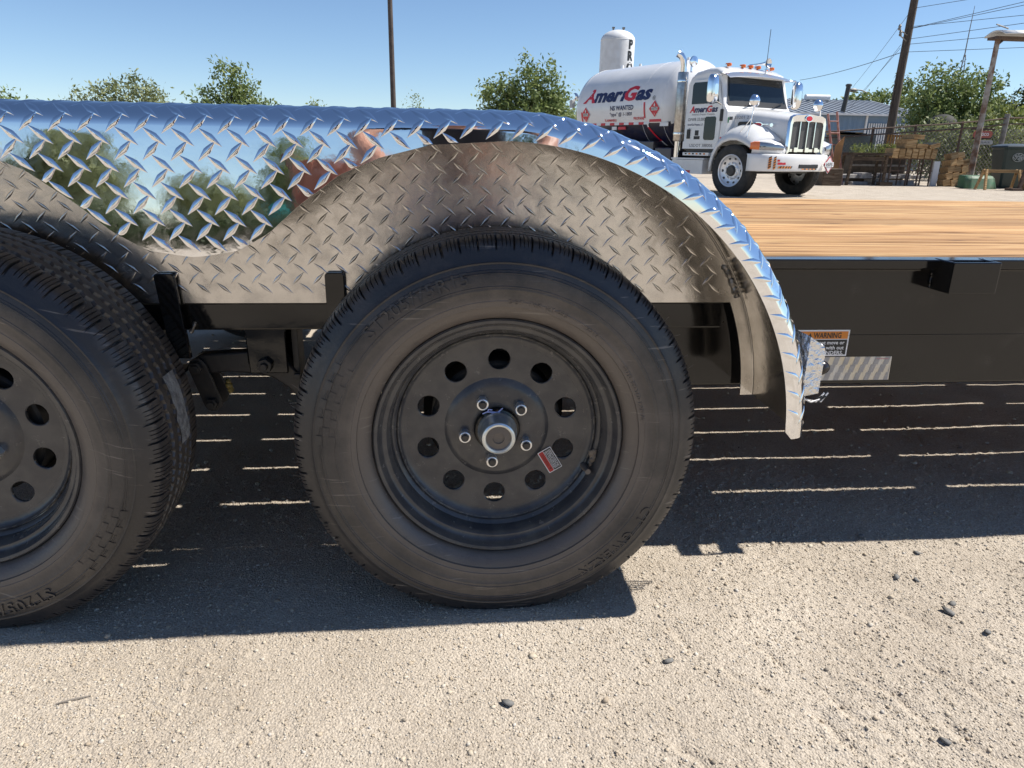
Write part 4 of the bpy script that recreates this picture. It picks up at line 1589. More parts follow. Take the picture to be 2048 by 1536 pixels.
# cab shell
mb = MB()
prf = [(-1.56, .92), (-1.57, 1.5), (-1.56, 2.10), (-1.50, 2.24), (-1.38, 2.32), (-1.10, 2.37), (-.86, 2.365), (-.72, 2.30), (-.685, 2.20), (-.62, 1.95), (-.56, 1.70), (-.50, 1.62), (-.44, 1.55), (-.44, 1.10), (-.50, .92)]
def cabslice(y, ins, lift):
    out = []
    for (x, z) in prf:
        cx, cz = -1.0, 1.6
        x2 = cx + (x - cx) * (1 - ins)
        z2 = cz + (z - cz) * (1 - ins * .8) if z > 1.9 else z
        out.append((x2, y * (1 - .05 * max(0, z - 1.65)), z2 - lift * max(0, z - 1.9)))
    return out
ys = [(-.945, .06, .16), (-.935, .03, .09), (-.90, .012, .04), (-.82, .0, .01), (-.45, -.02, 0), (0, -.03, -.02), (.45, -.02, 0), (.82, .0, .01), (.90, .012, .04), (.935, .03, .09), (.945, .06, .16)]
rows = [cabslice(*a) for a in ys]
mb.grid(rows, closed=True)
mb.add(rows[0], [tuple(range(len(prf)))])
mb.add(rows[-1], [tuple(range(len(prf) - 1, -1, -1))])
cab = mb.build('cab', M['twhite'], truck, smooth=38)
# windscreen: curved glass with black surround
def wsgrid(z0, z1, half, push, n=9, mi=0, mbx=None, inset=0):
    rows = []
    for j in range(4):
        t = j / 3
        z = z0 + (z1 - z0) * t
        xb = interp(z, [1.62, 1.70, 1.95, 2.20], [-.50, -.56, -.62, -.685])
        row = []
        for k in range(n):
            u = -1 + 2 * k / (n - 1)
            y = u * (half - .05 * t)
            cx = -1.0
            ins = interp(abs(y), [0, .45, .82, .90, .945], [-.03, -.02, 0, .012, .06])
            xq = cx + (xb - cx) * (1 - ins)
            row.append((xq + push, y * (1 - .05 * max(0, z - 1.65)), z))
        rows.append(row)
    mbx.grid(rows, mi)
mb = MB()
wsgrid(1.655, 2.185, .86, .010, mbx=mb, mi=0)
wsgrid(1.685, 2.165, .82, .016, mbx=mb, mi=1)
mb.build('windscreen', [M['black'], M['glass']], truck, smooth=60, fix=False)
# no cab interior; its darkness is put into the opaque glass colour; wipers
mb = MB()
mb.tube([(-.47, -.45, 1.66), (-.52, -.05, 1.78)], .012, 6)
mb.tube([(-.47, .35, 1.66), (-.52, .70, 1.76)], .012, 6)
mb.build('wiper', M['black'], truck)
# sun visor
mb = MB()
rows = []
for (dx, dz) in ((-.80, 2.315), (-.62, 2.27), (-.50, 2.205), (-.49, 2.195), (-.61, 2.255), (-.79, 2.30)):
    rows.append([(dx + .05 * (1 - u * u), u * .93, dz - .05 * u * u) for u in np.linspace(-1, 1, 13)])
mb.grid(rows)
mb.build('sun_visor', pmat('visor_steel', (.55, .57, .6), .2, .8), truck, smooth=40)
for k, y in enumerate((-.62, -.22, 0, .22, .62)):
    mb = MB()
    mb.box((-.92, y, 2.395), (.16, .09, .04), 1)
    mb.lathe([(.034, -.06), (.034, .02), (.028, .05), (.0, .06)], 14, 'x', (-.83, y, 2.41))
    mb.build('marker_light', [M['amber'], M['chrome']], truck, smooth=40)
mb = MB()
mb.lathe([(.015, -.45), (.018, -.2), (.03, -.08), (.06, -.01), (.095, .03), (.09, .032), (.02, -.02)], 20, 'x', (-.78, .42, 2.50))
mb.box((-1.05, .42, 2.42), (.06, .05, .14))
mb.build('air_horn', M['chrome'], truck, smooth=40)
mb = MB()
mb.lathe([(.0, -.04), (.08, -.035), (.105, .01), (.10, .03), (.0, .05)], 20, 'x', (-1.62, -.78, 2.52))
mb.box((-1.66, -.78, 2.42), (.03, .03, .20))
mb.build('work_lamp', M['chrome'], truck, smooth=40)
mb = MB()
mb.tube([(-.70, .30, 2.3), (-.72, .33, 3.1)], .006, 5)
mb.build('radio_antenna', M['dark'], truck)

# near door with glass and lettering
YD = -.952
def side_poly(name, pts, y, th, mats, parent, bevel=.006, mi=0):
    mb = MB()
    mb.prism(pts, (0, y, 0), (1, 0, 0), (0, 0, 1), (0, -th, 0), mi)
    return mb.build(name, mats, parent, bevel=bevel)
for sgn in (-1, 1):
    yb = YD + .006 if sgn < 0 else -YD - .006
    th = .012 if sgn < 0 else -.012
    drp = [(-1.44, .99), (-1.40, .95), (-.66, .95), (-.60, 1.02), (-.585, 1.66), (-.70, 2.08), (-.78, 2.14), (-1.36, 2.15), (-1.45, 2.06)]
    door = side_poly('door', drp, yb, th, M['twhite'], truck, .012)
    s_ = sgn
    yo = yb + s_ * .0125
    side_poly('window', [(-1.385, 1.70), (-.665, 1.70), (-.76, 2.06), (-.80, 2.10), (-1.345, 2.10), (-1.385, 2.05)], yo, -s_ * .004, M['glass'], door, None)
    side_poly('window', [(-.995, 1.06), (-.96, 1.025), (-.73, 1.025), (-.70, 1.06), (-.70, 1.43), (-.73, 1.46), (-.96, 1.46), (-.995, 1.43)], yo, -s_ * .004, M['glass'], door, None)
    mb = MB()
    mb.box((-1.395, yo + s_ * .012, 1.14), (.085, .02, .18))
    mb.build('handle', M['black'], door, bevel=.008)
    if sgn < 0:
        fn = lambda xc, zc: (lambda x, y: (xc + x, yo - .002, zc + y))
        mb = MB()
        xx = -1.42
        sc2 = .74 / (sum(wd) - .055 * 4)
        for (t_, c_, _), w in zip(parts, wd):
            V, F = text_mesh(t_, .032, .25)
            a = min(p[0] for p in V)
            for sh_ in (-.022, 0, .022):
                mb.add([(xx + (p[0] - a + sh_) * sc2, yo - .002 - .0004 * sh_ * 40, 1.545 + p[1] * .165) for p in V], F, c_)
            xx += (w - .055) * sc2
        letter(mb, 'America\u2019s Propane Company', .05, fn(-1.05, 1.49), 2, wid=.60)
        letter(mb, 'GVWR 33,000', .085, fn(-1.22, 1.385), 2, bold=.01, wid=.46)
        letter(mb, 'AmeriGas Propane, L.P.', .055, fn(-1.24, 1.30), 0, bold=.02, wid=.42)
        letter(mb, 'A.I.', .07, fn(-1.37, 1.21), 2)
        mb.box((-1.18, yo - .001, 1.16), (.10, .002, .10), 3)
        mb.box((-1.17, yo - .001, 1.07), (.16, .002, .06), 3)
        mb.build('lettering', [M['navytext'], M['redtext'], M['greytext'], M['black']], door, fix=False)
mb = MB()
letter(mb, 'USDOT 388006', .085, lambda x, y: (-1.05 + x, -.953, .965 + y - .07), 0, bold=.01, wid=.62)
mb.box((-1.05, -.942, .93), (1.0, .02, .14), 1)
mb.build('lower_cab_panel', [M['greytext'], M['twhite']], truck, fix=False)
mb = MB()
mb.box((-.58, -.950, 1.48), (.07, .04, .22))
mb.build('door_hinge_cover', M['black'], truck, bevel=.015)
for c_, d_, mt in (((-.47, -.905, 1.39), (.085, .006, .10), pmat('sticker_green', (.05, .28, .12), .5)), ((-.40, -.88, 1.42), (.08, .006, .06), M['greytext']), ((-.545, -.945, 1.02), (.05, .01, .12), M['redtext'])):
    mb = MB()
    mb.box(c_, d_)
    mb.build('cowl_sticker', mt, truck)

# hood
def hoodsec(x, w, top, bot, crown=.05):
    pts = []
    for (a, b) in ((-1, 0), (-1, .45), (-.995, .72), (-.96, .86), (-.86, .955), (-.66, 1.0), (-.33, 1.0), (0, 1.0)):
        pts.append((a, b))
    pts = pts + [(-a, b) for a, b in pts[::-1][1:]]
    return [(x, a * w, bot + (top - bot) * b + crown * (1 - a * a)) for a, b in pts]
mb = MB()
rows = [hoodsec(-.47, .74, 1.575, .98), hoodsec(-.30, .70, 1.560, .95), hoodsec(0, .63, 1.525, .9), hoodsec(.35, .535, 1.470, .85), hoodsec(.55, .485, 1.435, .82), hoodsec(.62, .470, 1.415, .82)]
mb.grid(rows)
hood = mb.build('hood', M['twhite'], truck, smooth=45)
mb = MB()
rows = [hoodsec(-.60, .90, 1.60, .98, .04), hoodsec(-.47, .80, 1.585, .98, .045)]
mb.grid(rows)
mb.build('cowl', M['twhite'], truck, smooth=45)
mb = MB()
mb.prism([(-.30, 1.26), (-.27, 1.23), (-.02, 1.24), (.0, 1.27), (.0, 1.33), (-.03, 1.36), (-.27, 1.36), (-.30, 1.33)], (0, -.715, 0), (1, .18, 0), (0, 0, 1), (0, -.02, 0))
mb.build('hood_vent', M['black'], hood)
mb = MB()
ov = [(.10 * math.cos(2 * PI * k / 20), .045 * math.sin(2 * PI * k / 20)) for k in range(20)]
mb.prism(ov, (.06, -.640, 1.305), (1, .20, 0), (0, 0, 1), (0, -.012, 0), 0)
mb.prism([(a * .78, b * .72) for a, b in ov], (.06, -.6535, 1.305), (1, .20, 0), (0, 0, 1), (0, -.006, 0), 1)
mb.prism([(a * .35, b * .75) for a, b in ov], (.33, -.588, 1.295), (1, .20, 0), (0, 0, 1), (0, -.012, 0), 0)
mb.box((.19, -.618, 1.31), (.22, .02, .014), 0, Matrix.Rotation(.2, 3, 'Z'))
mb.build('side_emblem', [M['chrome'], M['redtext']], hood, smooth=30)
mb = MB()
letter(mb, '33201 2', .075, lambda x, y: (-.29 + x, -.712 + .19 * (x), 1.415 + y), 0, wid=.30)
mb.build('lettering', [M['greytext']], hood, fix=False)
# grille
mb = MB()
gx = .63
outer = [(-.535, .80), (-.54, 1.34), (-.50, 1.44), (-.40, 1.475), (0, 1.50), (.40, 1.475), (.50, 1.44), (.54, 1.34), (.535, .80)]
inner = [(-.455, .84), (-.455, 1.30), (-.43, 1.345), (-.36, 1.36), (0, 1.365), (.36, 1.36), (.43, 1.345), (.455, 1.30), (.455, .84)]
n = len(outer)
V = [(gx + .005, a, b) for a, b in outer] + [(gx + .055, a * .97, b - .012) for a, b in outer] + [(gx + .050, a, b) for a, b in inner] + [(gx + .01, a, b) for a, b in inner]
F = []
for i in range(n - 1):
    for k in range(3):
        F.append((k * n + i, k * n + i + 1, (k + 1) * n + i + 1, (k + 1) * n + i))
mb.add(V, F, 0)
grille = mb.build('grille', M['chrome'], truck, smooth=40)
grille.scale = (1, .98, 1)
mb = MB()
mb.prism(inner, (gx + .006, 0, 0), (0, 1, 0), (0, 0, 1), (.012, 0, 0))
mb.build('grille_mesh', M['grille'], grille)
for y in (-.215, .01, .225):
    mb = MB()
    mb.box((gx + .035, y, 1.10), (.02, .022, .52))
    mb.build('grille_bar', M['chrome'], grille)
mb = MB()
mb.box((gx + .036, 0, .855), (.022, .88, .05))
for y in (-.30, .02, .30):
    mb.box((gx + .05, y, .865), (.04, .10, .08))
mb.build('grille_bottom_bar', M['chrome'], grille)
mb = MB()
ov = [(.105 * math.cos(2 * PI * k / 24), .062 * math.sin(2 * PI * k / 24)) for k in range(24)]
mb.prism(ov, (gx + .045, -.02, 1.415), (0, 1, 0), (0, 0, 1), (.025, 0, 0), 0)
mb.prism([(a * .80, b * .72) for a, b in ov], (gx + .071, -.02, 1.415), (0, 1, 0), (0, 0, 1), (.006, 0, 0), 1)
mb.build('front_emblem', [M['chrome'], M['redtext']], grille, smooth=30)

# wings with headlights
for sgn in (-1, 1):
    mb = MB()
    ou = [(-.70, .44), (-.685, .62), (-.64, .78), (-.55, .93), (-.42, 1.02), (-.24, 1.07), (-.05, 1.07), (.12, 1.02), (.27, .95), (.38, .90)]
    inr = [(-.62, .95), (-.60, 1.05), (-.55, 1.16), (-.46, 1.25), (-.34, 1.32), (-.18, 1.35), (.02, 1.33), (.22, 1.26), (.42, 1.14), (.58, 1.02)]
    rows = []
    for k in range(8):
        t = k / 7
        row = []
        for (a, b) in zip(ou, inr):
            e = math.sin(t * PI / 2)
            x = a[0] + (b[0] - a[0]) * t
            z = a[1] + (b[1] - a[1]) * (e ** .9)
            y = -1.06 + (1.06 - .55) * (t ** 1.25)
            row.append((x, sgn * -y, z))
        rows.append(row)
    # rolled lip down into the wheel opening
    lip = [[(-.14 + (x + .14) * f, sgn * (1.055 + dy), .47 + (z - .47) * f) for (x, z) in ou] for f, dy in ((.90, -.06), (.915, -.005), (.96, .008))]
    mb.grid(lip + rows)
    # nose part under the headlight, wrapping to the grille
    nose = []
    for (x, y, z0, z1) in ((.33, 1.06, .79, .93), (.45, 1.02, .79, .955), (.56, .92, .79, .985), (.62, .80, .79, .99), (.655, .66, .79, .96), (.665, .54, .79, .90)):
        nose.append([(x, sgn * y, z0), (x + .01, sgn * y, (z0 + z1) / 2), (x - .01, sgn * (y - .01), z1), (x - .10, sgn * (y - .06), z1 + .05)])
    mb.grid(nose)
    wing = mb.build('wing', M['twhite'], truck, smooth=50)
    s2 = wing.modifiers.new('sheet', 'SOLIDIFY')
    s2.thickness = .012
    # headlight following the corner
    cp = [(.30, 1.078, .925, .055), (.38, 1.068, .93, .075), (.47, 1.025, .925, .078), (.565, .935, .915, .075), (.625, .82, .905, .068), (.662, .70, .895, .055), (.675, .60, .885, .035)]
    for nm, sl, mt in (('headlight', slice(2, 7), M['lens']), ('turn_signal', slice(0, 3), M['amber'])):
        mb = MB()
        rows = []
        for (x, y, z, h) in cp[sl]:
            o2 = .012
            rows.append([(x - .02, sgn * (y - .02), z - h), (x + o2 * .8, sgn * (y + o2), z - h * .8), (x + o2 * 1.6, sgn * (y + o2 * 1.3), z), (x + o2 * .6, sgn * (y + o2 * .6), z + h * .85), (x - .03, sgn * (y - .03), z + h)])
        mb.grid(rows)
        mb.build(nm, mt, wing, smooth=50)
    if sgn < 0:
        # twin-stalk hood mirror
        mb = MB()
        mb.tube([(.14, -1.0, 1.05), (.18, -.98, 1.35), (.20, -.97, 1.62)], .011, 7)
        mb.tube([(-.12, -.98, 1.10), (.06, -.98, 1.28), (.17, -.975, 1.40)], .007, 6)
        mb.tube([(.02, -.90, 1.15), (.10, -.95, 1.22), (.17, -.975, 1.32)], .007, 6)
        stalk = mb.build('hood_mirror', M['chrome'], truck, smooth=50)
    else:
        mb = MB()
        mb.tube([(.14, 1.0, 1.05), (.19, .99, 1.40), (.20, .96, 1.60), (.20, .90, 1.64)], .013, 7)
        stalk = mb.build('hood_mirror', M['chrome'], truck, smooth=50)
    yb = -.97 if sgn < 0 else .86
    mb = MB()
    mb.lathe([(.0, -.02), (.10, -.02), (.115, .0), (.105, .05), (.06, .09), (.0, .10)], 22, 'x', (.18, yb, 1.70))
    mb.build('mirror_head', M['chrome'], stalk, smooth=40)

# bumper
plan = [(.28, -1.10), (.40, -1.095), (.56, -1.03), (.66, -.90), (.74, -.66), (.78, -.36), (.79, 0), (.77, .36), (.70, .66), (.58, .86), (.44, .98), (.30, 1.04), (.20, 1.06)]
mb = MB()
rows = []
for (dz, off) in ((.475, -.05), (.485, -.012), (.52, .0), (.70, .006), (.765, .0), (.785, -.02), (.79, -.10)):
    rows.append([(x + off * (.7 + .3 * (x - .28) / .53), y * (1 + off * .5), dz) for x, y in plan])
mb.grid(rows)
bump = mb.build('bumper', M['twhite'], truck, smooth=45)
s3 = bump.modifiers.new('sheet', 'SOLIDIFY')
s3.thickness = .02
mb = MB()
mb.box((.782, .02, .575), (.03, .56, .07))
mb.build('bumper_slot', M['black'], bump, bevel=.012)
def bpl(u, z, off=.010):
    # u: y coordinate along bumper front
    x = interp(u, [p[1] for p in plan], [p[0] for p in plan])
    return (x + off, u - .012 * (1 if u < -.6 else 0), z)
for (u0, u1, z0, z1, nst, vert) in ((-.93, -.885, .53, .74, 5, True), (-.84, -.795, .52, .74, 5, True), (-.74, -.44, .535, .575, 5, False)):
    mb = MB()
    for k in range(nst * 2):
        a, b = k / (nst * 2), (k + 1) / (nst * 2)
        if vert:
            za, zb = z0 + (z1 - z0) * a, z0 + (z1 - z0) * b
            P = [bpl(u0, za - .012), bpl(u1, za + .012), bpl(u1, zb + .012), bpl(u0, zb - .012)]
        else:
            ua, ub = u0 + (u1 - u0) * a, u0 + (u1 - u0) * b
            P = [bpl(ua - .012, z0), bpl(ub - .012, z0), bpl(ub + .012, z1), bpl(ua + .012, z1)]
        mb.add(P, [(0, 1, 2, 3)], k % 2)
    mb.build('hazard_sticker', [M['orangeh'], M['black']], bump, fix=False)
for q in ((-.76, -.60, .60, .64), (-.77, -.72, .655, .69)):
    mb = MB()
    mb.add([bpl(q[0], q[2]), bpl(q[1], q[2]), bpl(q[1], q[3]), bpl(q[0], q[3])], [(0, 1, 2, 3)], 0)
    mb.build('red_reflector', M['redtext'], bump, fix=False)
mb = MB()
for k in range(8):
    u = -.17 + k * .056
    mb.add([bpl(u, .515), bpl(u + .056, .515), bpl(u + .056, .535), bpl(u, .535)], [(0, 1, 2, 3)], k % 2)
mb.build('hazard_sticker', [M['orangeh'], M['black']], bump, fix=False)
# placard hung on the bumper's far end
tmp = tank
mb = MB()
def dq(cy, cz, q, x, mi):
    mb.add([(x, cy, cz + q), (x - .03 * 0, cy - q, cz), (x, cy, cz - q), (x, cy + q, cz)], [(0, 1, 2, 3)], mi)
dq(.60, .61, .17, .80, 0)
dq(.60, .61, .157, .806, 1)
dq(.60, .61, .13, .812, 0)
mb.add([(.818, .60 + a, .61 + b) for a, b in ((-.13, -.045), (.13, -.045), (.13, .045), (-.13, .045))], [(0, 1, 2, 3)], 0)
letter(mb, '1075', .09, lambda x, y: (.824, .60 + x, .58 + y), 2, bold=.02, wid=.19)
mb.build('hazard_placard', [M['white'], M['redtext'], M['greytext']], bump, fix=False)

# exhaust stack
mb = MB()
mb.lathe([(.095, 1.00), (.105, 1.02), (.105, 2.30), (.098, 2.32)], 28, 'z', (-1.72, -.93, 0), mi=0)
mb.tube([(-1.72, -.93, .62), (-1.72, -.93, 2.44), (-1.725, -.95, 2.54), (-1.75, -1.00, 2.62), (-1.79, -1.06, 2.66)], [.062, .062, .064, .066, .068], 18, 1)
mb.build('exhaust_stack', [M['steel'], M['chrome']], truck, smooth=40)
for z in (1.15, 2.15):
    mb = MB()
    mb.lathe([(.109, z - .02), (.111, z), (.109, z + .02)], 28, 'z', (-1.72, -.93, 0))
    mb.build('stack_clamp', M['chrome'], truck, smooth=40)

# big west-coast mirrors
for sgn in (-1, 1):
    y = sgn * 1.22
    x = -.62
    mb = MB()
    mb.tube([(-.72, sgn * .88, 2.18), (x + .02, y - sgn * .12, 2.20), (x, y, 2.16)], .016, 7)
    mb.tube([(-.60, sgn * .93, 1.66), (x, y - sgn * .14, 1.72), (x, y, 1.76)], .014, 7)
    mir = mb.build('door_mirror', M['chrome'], truck, smooth=50)
    mb = MB()
    rows = []
    for (dx, sc) in ((-.035, .94), (-.02, 1.0), (.02, 1.0), (.065, .90), (.09, .68), (.10, .35)):
        ring = []
        for k in range(24):
            a = 2 * PI * k / 24
            c_, s_ = math.cos(a), math.sin(a)
            ring.append((x + dx, y + .115 * sc * math.copysign(abs(c_) ** .55, c_), 1.93 + .265 * sc * math.copysign(abs(s_) ** .55, s_)))
        rows.append(ring)
    mb.grid(rows, closed=True)
    mb.add(rows[0], [tuple(range(24))])
    mb.add(rows[-1], [tuple(range(23, -1, -1))])
    mb.build('mirror_head', M['chrome'], mir, smooth=40)
# ------------------------------------------------------------------ yard and street beyond the trailer
M['bark'] = pmat('bark', (0.10, 0.075, 0.055), 0.9, col2=(0.16, 0.13, 0.10), nscale=12, bump=.4, bscale=30)
M['leaf_a'] = leaf_mat('leaf_mid', (0.085, 0.13, 0.034), (0.255, 0.31, 0.105))
M['leaf_b'] = leaf_mat('leaf_olive', (0.12, 0.15, 0.06), (0.285, 0.315, 0.145))
M['leaf_c'] = leaf_mat('leaf_dark', (0.03, 0.05, 0.018), (0.085, 0.115, 0.045))
M['leaf_d'] = leaf_mat('leaf_bright', (0.12, 0.155, 0.04), (0.26, 0.29, 0.08))
M['polewood'] = pmat('pole_wood', (0.05, 0.038, 0.03), 0.9, col2=(0.095, 0.075, 0.06), nscale=6, stretch=(6, 6, .6), bump=.4, bscale=18)
M['wire'] = pmat('wire_dark', (0.03, 0.03, 0.035), 0.6)
M['rust'] = pmat('rusty_steel', (0.13, 0.085, 0.06), 0.85, col2=(0.075, 0.05, 0.04), nscale=9, bump=.3, bscale=40)
M['galv'] = pmat('galvanised', (0.26, 0.25, 0.235), 0.6, 0.5, col2=(0.17, 0.15, 0.13), nscale=8)
M['bluewall'] = pmat('blue_siding', (0.12, 0.19, 0.285), 0.6, col2=(0.14, 0.21, 0.30), nscale=2, dust=(.2, .21, .22), dscale=1.2, dlo=.55, dhi=1.0)
M['roofm'] = pmat('roof_metal', (0.33, 0.36, 0.39), 0.45, 0.3, col2=(0.27, 0.29, 0.32), nscale=1.5, stretch=(6, .4, 1))
M['whitem'] = pmat('white_metal', (0.68, 0.69, 0.70), 0.5, col2=(0.6, 0.6, 0.6), nscale=3)
M['timber'] = wood_mat('sawn_timber', (0.20, 0.115, 0.05), (0.38, 0.24, 0.11), (0.52, 0.36, 0.19))
M['oldwood'] = wood_mat('weathered_wood', (0.045, 0.03, 0.02), (0.085, 0.06, 0.04), (0.14, 0.105, 0.075))
M['binp'] = pmat('bin_green_plastic', (0.017, 0.032, 0.028), 0.5, col2=(0.026, 0.042, 0.037), nscale=4)
M['binlid'] = pmat('bin_lid_plastic', (0.05, 0.065, 0.075), 0.45)
M['bucket'] = pmat('green_paint_worn', (0.03, 0.115, 0.055), 0.6, col2=(0.07, 0.13, 0.075), nscale=9, dust=(.14, .12, .08), dscale=7, dlo=.52, dhi=.8)
M['pale'] = pmat('pale_concrete', (0.42, 0.40, 0.38), 0.9, col2=(0.28, 0.26, 0.25), nscale=9, bump=.2)

def tree(name, label, x, y, lobes, trunk_h, mat, n_clump, leaf=.085, seed=0, trunk_r=.12, stems=3, group='trees along the yard', clump=26, spread=.17, cat='tree'):
    rng = np.random.default_rng(seed)
    t = empty(name, label, cat, (x, y, 0), 0, group)
    L = np.array(lobes, float)       # cx, cy, cz, rx, ry, rz relative to base
    vol = (L[:, 3] * L[:, 4] * L[:, 5]) ** .8
    ids = rng.choice(len(L), n_clump, p=vol / vol.sum())
    d = rng.normal(size=(n_clump, 3))
    d /= np.linalg.norm(d, axis=1)[:, None]
    rad = rng.uniform(.12, 1.0, n_clump) ** (1 / 2.2)
    rad *= rng.uniform(.86, 1.08, n_clump)
    C = L[ids, :3] + d * rad[:, None] * L[ids, 3:6]
    C[:, 2] = np.maximum(C[:, 2], .12)
    # trunk and limbs reaching to some clumps
    mb = MB()
    tips = C[rng.choice(n_clump, min(n_clump, 26), replace=False)]
    for s in range(stems):
        a = 2 * PI * s / stems + rng.uniform(0, 1)
        bx, by = (.10 * math.cos(a), .10 * math.sin(a)) if stems > 1 else (0, 0)
        top = L[s % len(L), :3]
        p1 = Vector((bx, by, 0))
        p2 = Vector((bx * 2 + rng.uniform(-.1, .1), by * 2, trunk_h))
        p3 = Vector(tuple(top * np.array([.8, .8, 1.0]))) + Vector((0, 0, .2))
        mb.tube([p1, p1.lerp(p2, .5) + Vector((rng.uniform(-.06, .06), 0, 0)), p2, p2.lerp(p3, .6), p3], [trunk_r, trunk_r * .85, trunk_r * .7, trunk_r * .45, trunk_r * .15], 8)
        for tp in tips[s::stems]:
            q = p2.lerp(p3, rng.uniform(0, .7))
            tp = Vector(tuple(tp))
            mb.tube([q, q.lerp(tp, .5) + Vector((0, 0, .12)), tp], [trunk_r * .32, trunk_r * .18, trunk_r * .06], 5)
    mb.build('trunk', M['bark'], t, smooth=50)
    # leaves: sprays that hang around each clump
    k = clump
    off = rng.normal(size=(n_clump, k, 3)) * spread * rng.uniform(.55, 1.25, (n_clump, 1, 1)) * np.array([1.1, 1.1, .85])
    # each spray has its own direction so that outlines turn ragged
    sd = d * .8 + np.array([0, 0, .45])
    off += sd[:, None, :] * rng.uniform(0, 1, (n_clump, k, 1)) * spread * 1.5
    P = (C[:, None] + off).reshape(-1, 3)
    P = P[P[:, 2] > .03]
    n = len(P)
    a1 = rng.normal(size=(n, 3))
    a1 /= np.linalg.norm(a1, axis=1)[:, None]
    a2 = np.cross(a1, rng.normal(size=(n, 3)))
    a2 /= np.linalg.norm(a2, axis=1)[:, None]
    sz = leaf * rng.uniform(.6, 1.35, (n, 1))
    V = np.stack([P - a1 * sz, P + a2 * sz * .45, P + a1 * sz, P - a2 * sz * .45], 1).reshape(-1, 3)
    F = np.arange(4 * n).reshape(n, 4)
    o = link('crown', np_mesh('crown', V, F, [M[mat]], smooth=False), t)
    return t

tree('shrubby_tree', 'wide bushy olive green tree, left of the spired tree above the fender', -13.5, 32, [(-.9, 0, 2.1, 1.15, 1.0, .85), (.3, 0, 2.35, 1.2, 1.0, 1.0), (1.2, 0, 2.0, .75, .8, .75), (-1.5, 0, 1.4, .7, .8, .8), (0, 0, 1.2, 1.9, 1.2, .9), (.55, 0, 3.2, .25, .25, .42)],
     .8, 'leaf_b', 230, seed=1, trunk_r=.09, stems=4)
tree('spired_tree', 'green tree with a narrow leafy spire standing above the fender at left', -8.55, 30, [(-.15, 0, 3.05, .42, .42, .85), (.42, 0, 3.05, .45, .42, .60), (-.9, 0, 2.0, .75, .7, .7), (.9, 0, 1.95, .75, .7, .65), (0, 0, 1.6, 1.5, 1.0, 1.1), (-1.4, 0, 1.5, .5, .5, .6), (1.5, 0, 1.5, .5, .5, .55), (-.28, 0, 3.75, .12, .12, .25)],
     .7, 'leaf_a', 250, seed=2, trunk_r=.10, stems=3)
tree('dense_tree', 'dense dark green tree just left of the tanker behind the fender', 2.7, 26, [(-.05, 0, 3.0, .5, .5, .8), (.72, 0, 2.95, .42, .45, .78), (-.95, 0, 2.5, .62, .6, .68), (.3, 0, 2.1, 1.2, 1.0, .9), (1.15, 0, 2.1, .55, .6, .7), (-1.0, 0, 1.5, .75, .7, .8), (.5, 0, 1.2, 1.3, 1.0, .9)],
     .7, 'leaf_a', 420, seed=3, trunk_r=.11, stems=3, leaf=.075, spread=.14, clump=30)
tree('low_bush', 'low leafy bush showing between the dense tree and the tank end', 4.75, 28, [(0, 0, 1.6, .9, .7, .8), (-.5, 0, 1.0, .9, .7, .8)], .5, 'leaf_d', 90, seed=4, trunk_r=.05, leaf=.07, cat='bush')
tree('far_left_tree', 'tree at the left edge of the view, only its right side showing', -18.9, 32, [(.2, 0, 2.1, .9, .8, .55), (1.6, 0, 1.9, .7, .5, .42), (-.8, 0, 1.9, 1.2, .9, .9), (2.35, 0, 1.85, .35, .3, .25)], .7, 'leaf_a', 120, seed=5, trunk_r=.1)
tree('small_tree', 'tiny treetop poking above the fender left of the black pole', -6.5, 36, [(0, 0, 2.2, .28, .28, .42), (0, 0, 1.4, .5, .5, .6)], .8, 'leaf_d', 40, seed=6, trunk_r=.06, stems=1)
tree('conical_tree', 'small pale conical treetop just right of the black pole', -1.75, 36, [(0, 0, 2.5, .22, .22, .55), (0, 0, 1.8, .45, .45, .6), (.25, 0, 2.2, .25, .25, .4)], .8, 'leaf_d', 60, seed=7, trunk_r=.06, stems=1, leaf=.06)
tree('spreading_tree', 'large spreading green tree behind the fence, right of the big pole', 19.35, 27, [(-.3, 0, 3.2, 1.0, .9, .80), (.8, 0, 2.8, 1.1, .9, .95), (-.9, 0, 2.5, .8, .9, .7), (.4, 0, 2.0, 1.5, 1.2, 1.0), (1.7, 0, 2.0, .9, .8, 1.0), (-1.1, 0, 1.9, .6, .8, .5), (.5, 0, 1.0, 1.7, 1.2, .9)],
     .9, 'leaf_a', 620, seed=8, trunk_r=.14, stems=4, leaf=.08, group='trees behind the fence')
tree('dark_tree', 'dark green tree at the right edge behind the trash bins', 22.2, 25.5, [(0, 0, 2.9, 1.0, .9, 1.0), (-.6, 0, 2.0, 1.1, .9, 1.1), (.9, 0, 2.2, 1.2, 1, 1.3), (0, 0, 1.1, 1.8, 1.1, 1.0)], .9, 'leaf_c', 460, seed=9, trunk_r=.14, leaf=.075, group='trees behind the fence')
tree('pale_bush', 'bright yellow green bush right of the light pole behind the fence', 19.4, 24, [(0, 0, 1.9, .55, .45, .6), (-.5, 0, 1.5, .6, .5, .6), (.5, 0, 1.4, .6, .5, .7), (0, 0, .8, 1.0, .6, .7)], .4, 'leaf_d', 130, seed=10, trunk_r=.05, leaf=.09, cat='bush', group='trees behind the fence')
tree('mid_bush', 'mid green bush filling the fence between light pole and rack', 16.6, 22.6, [(-.9, 0, .9, .8, .5, .8), (.2, 0, 1.0, .8, .5, .8), (1.2, 0, 1.0, .8, .5, .85), (2.0, 0, 1.0, .8, .5, .8)], .3, 'leaf_b', 260, seed=11, trunk_r=.04, leaf=.065, cat='bush', group='trees behind the fence')
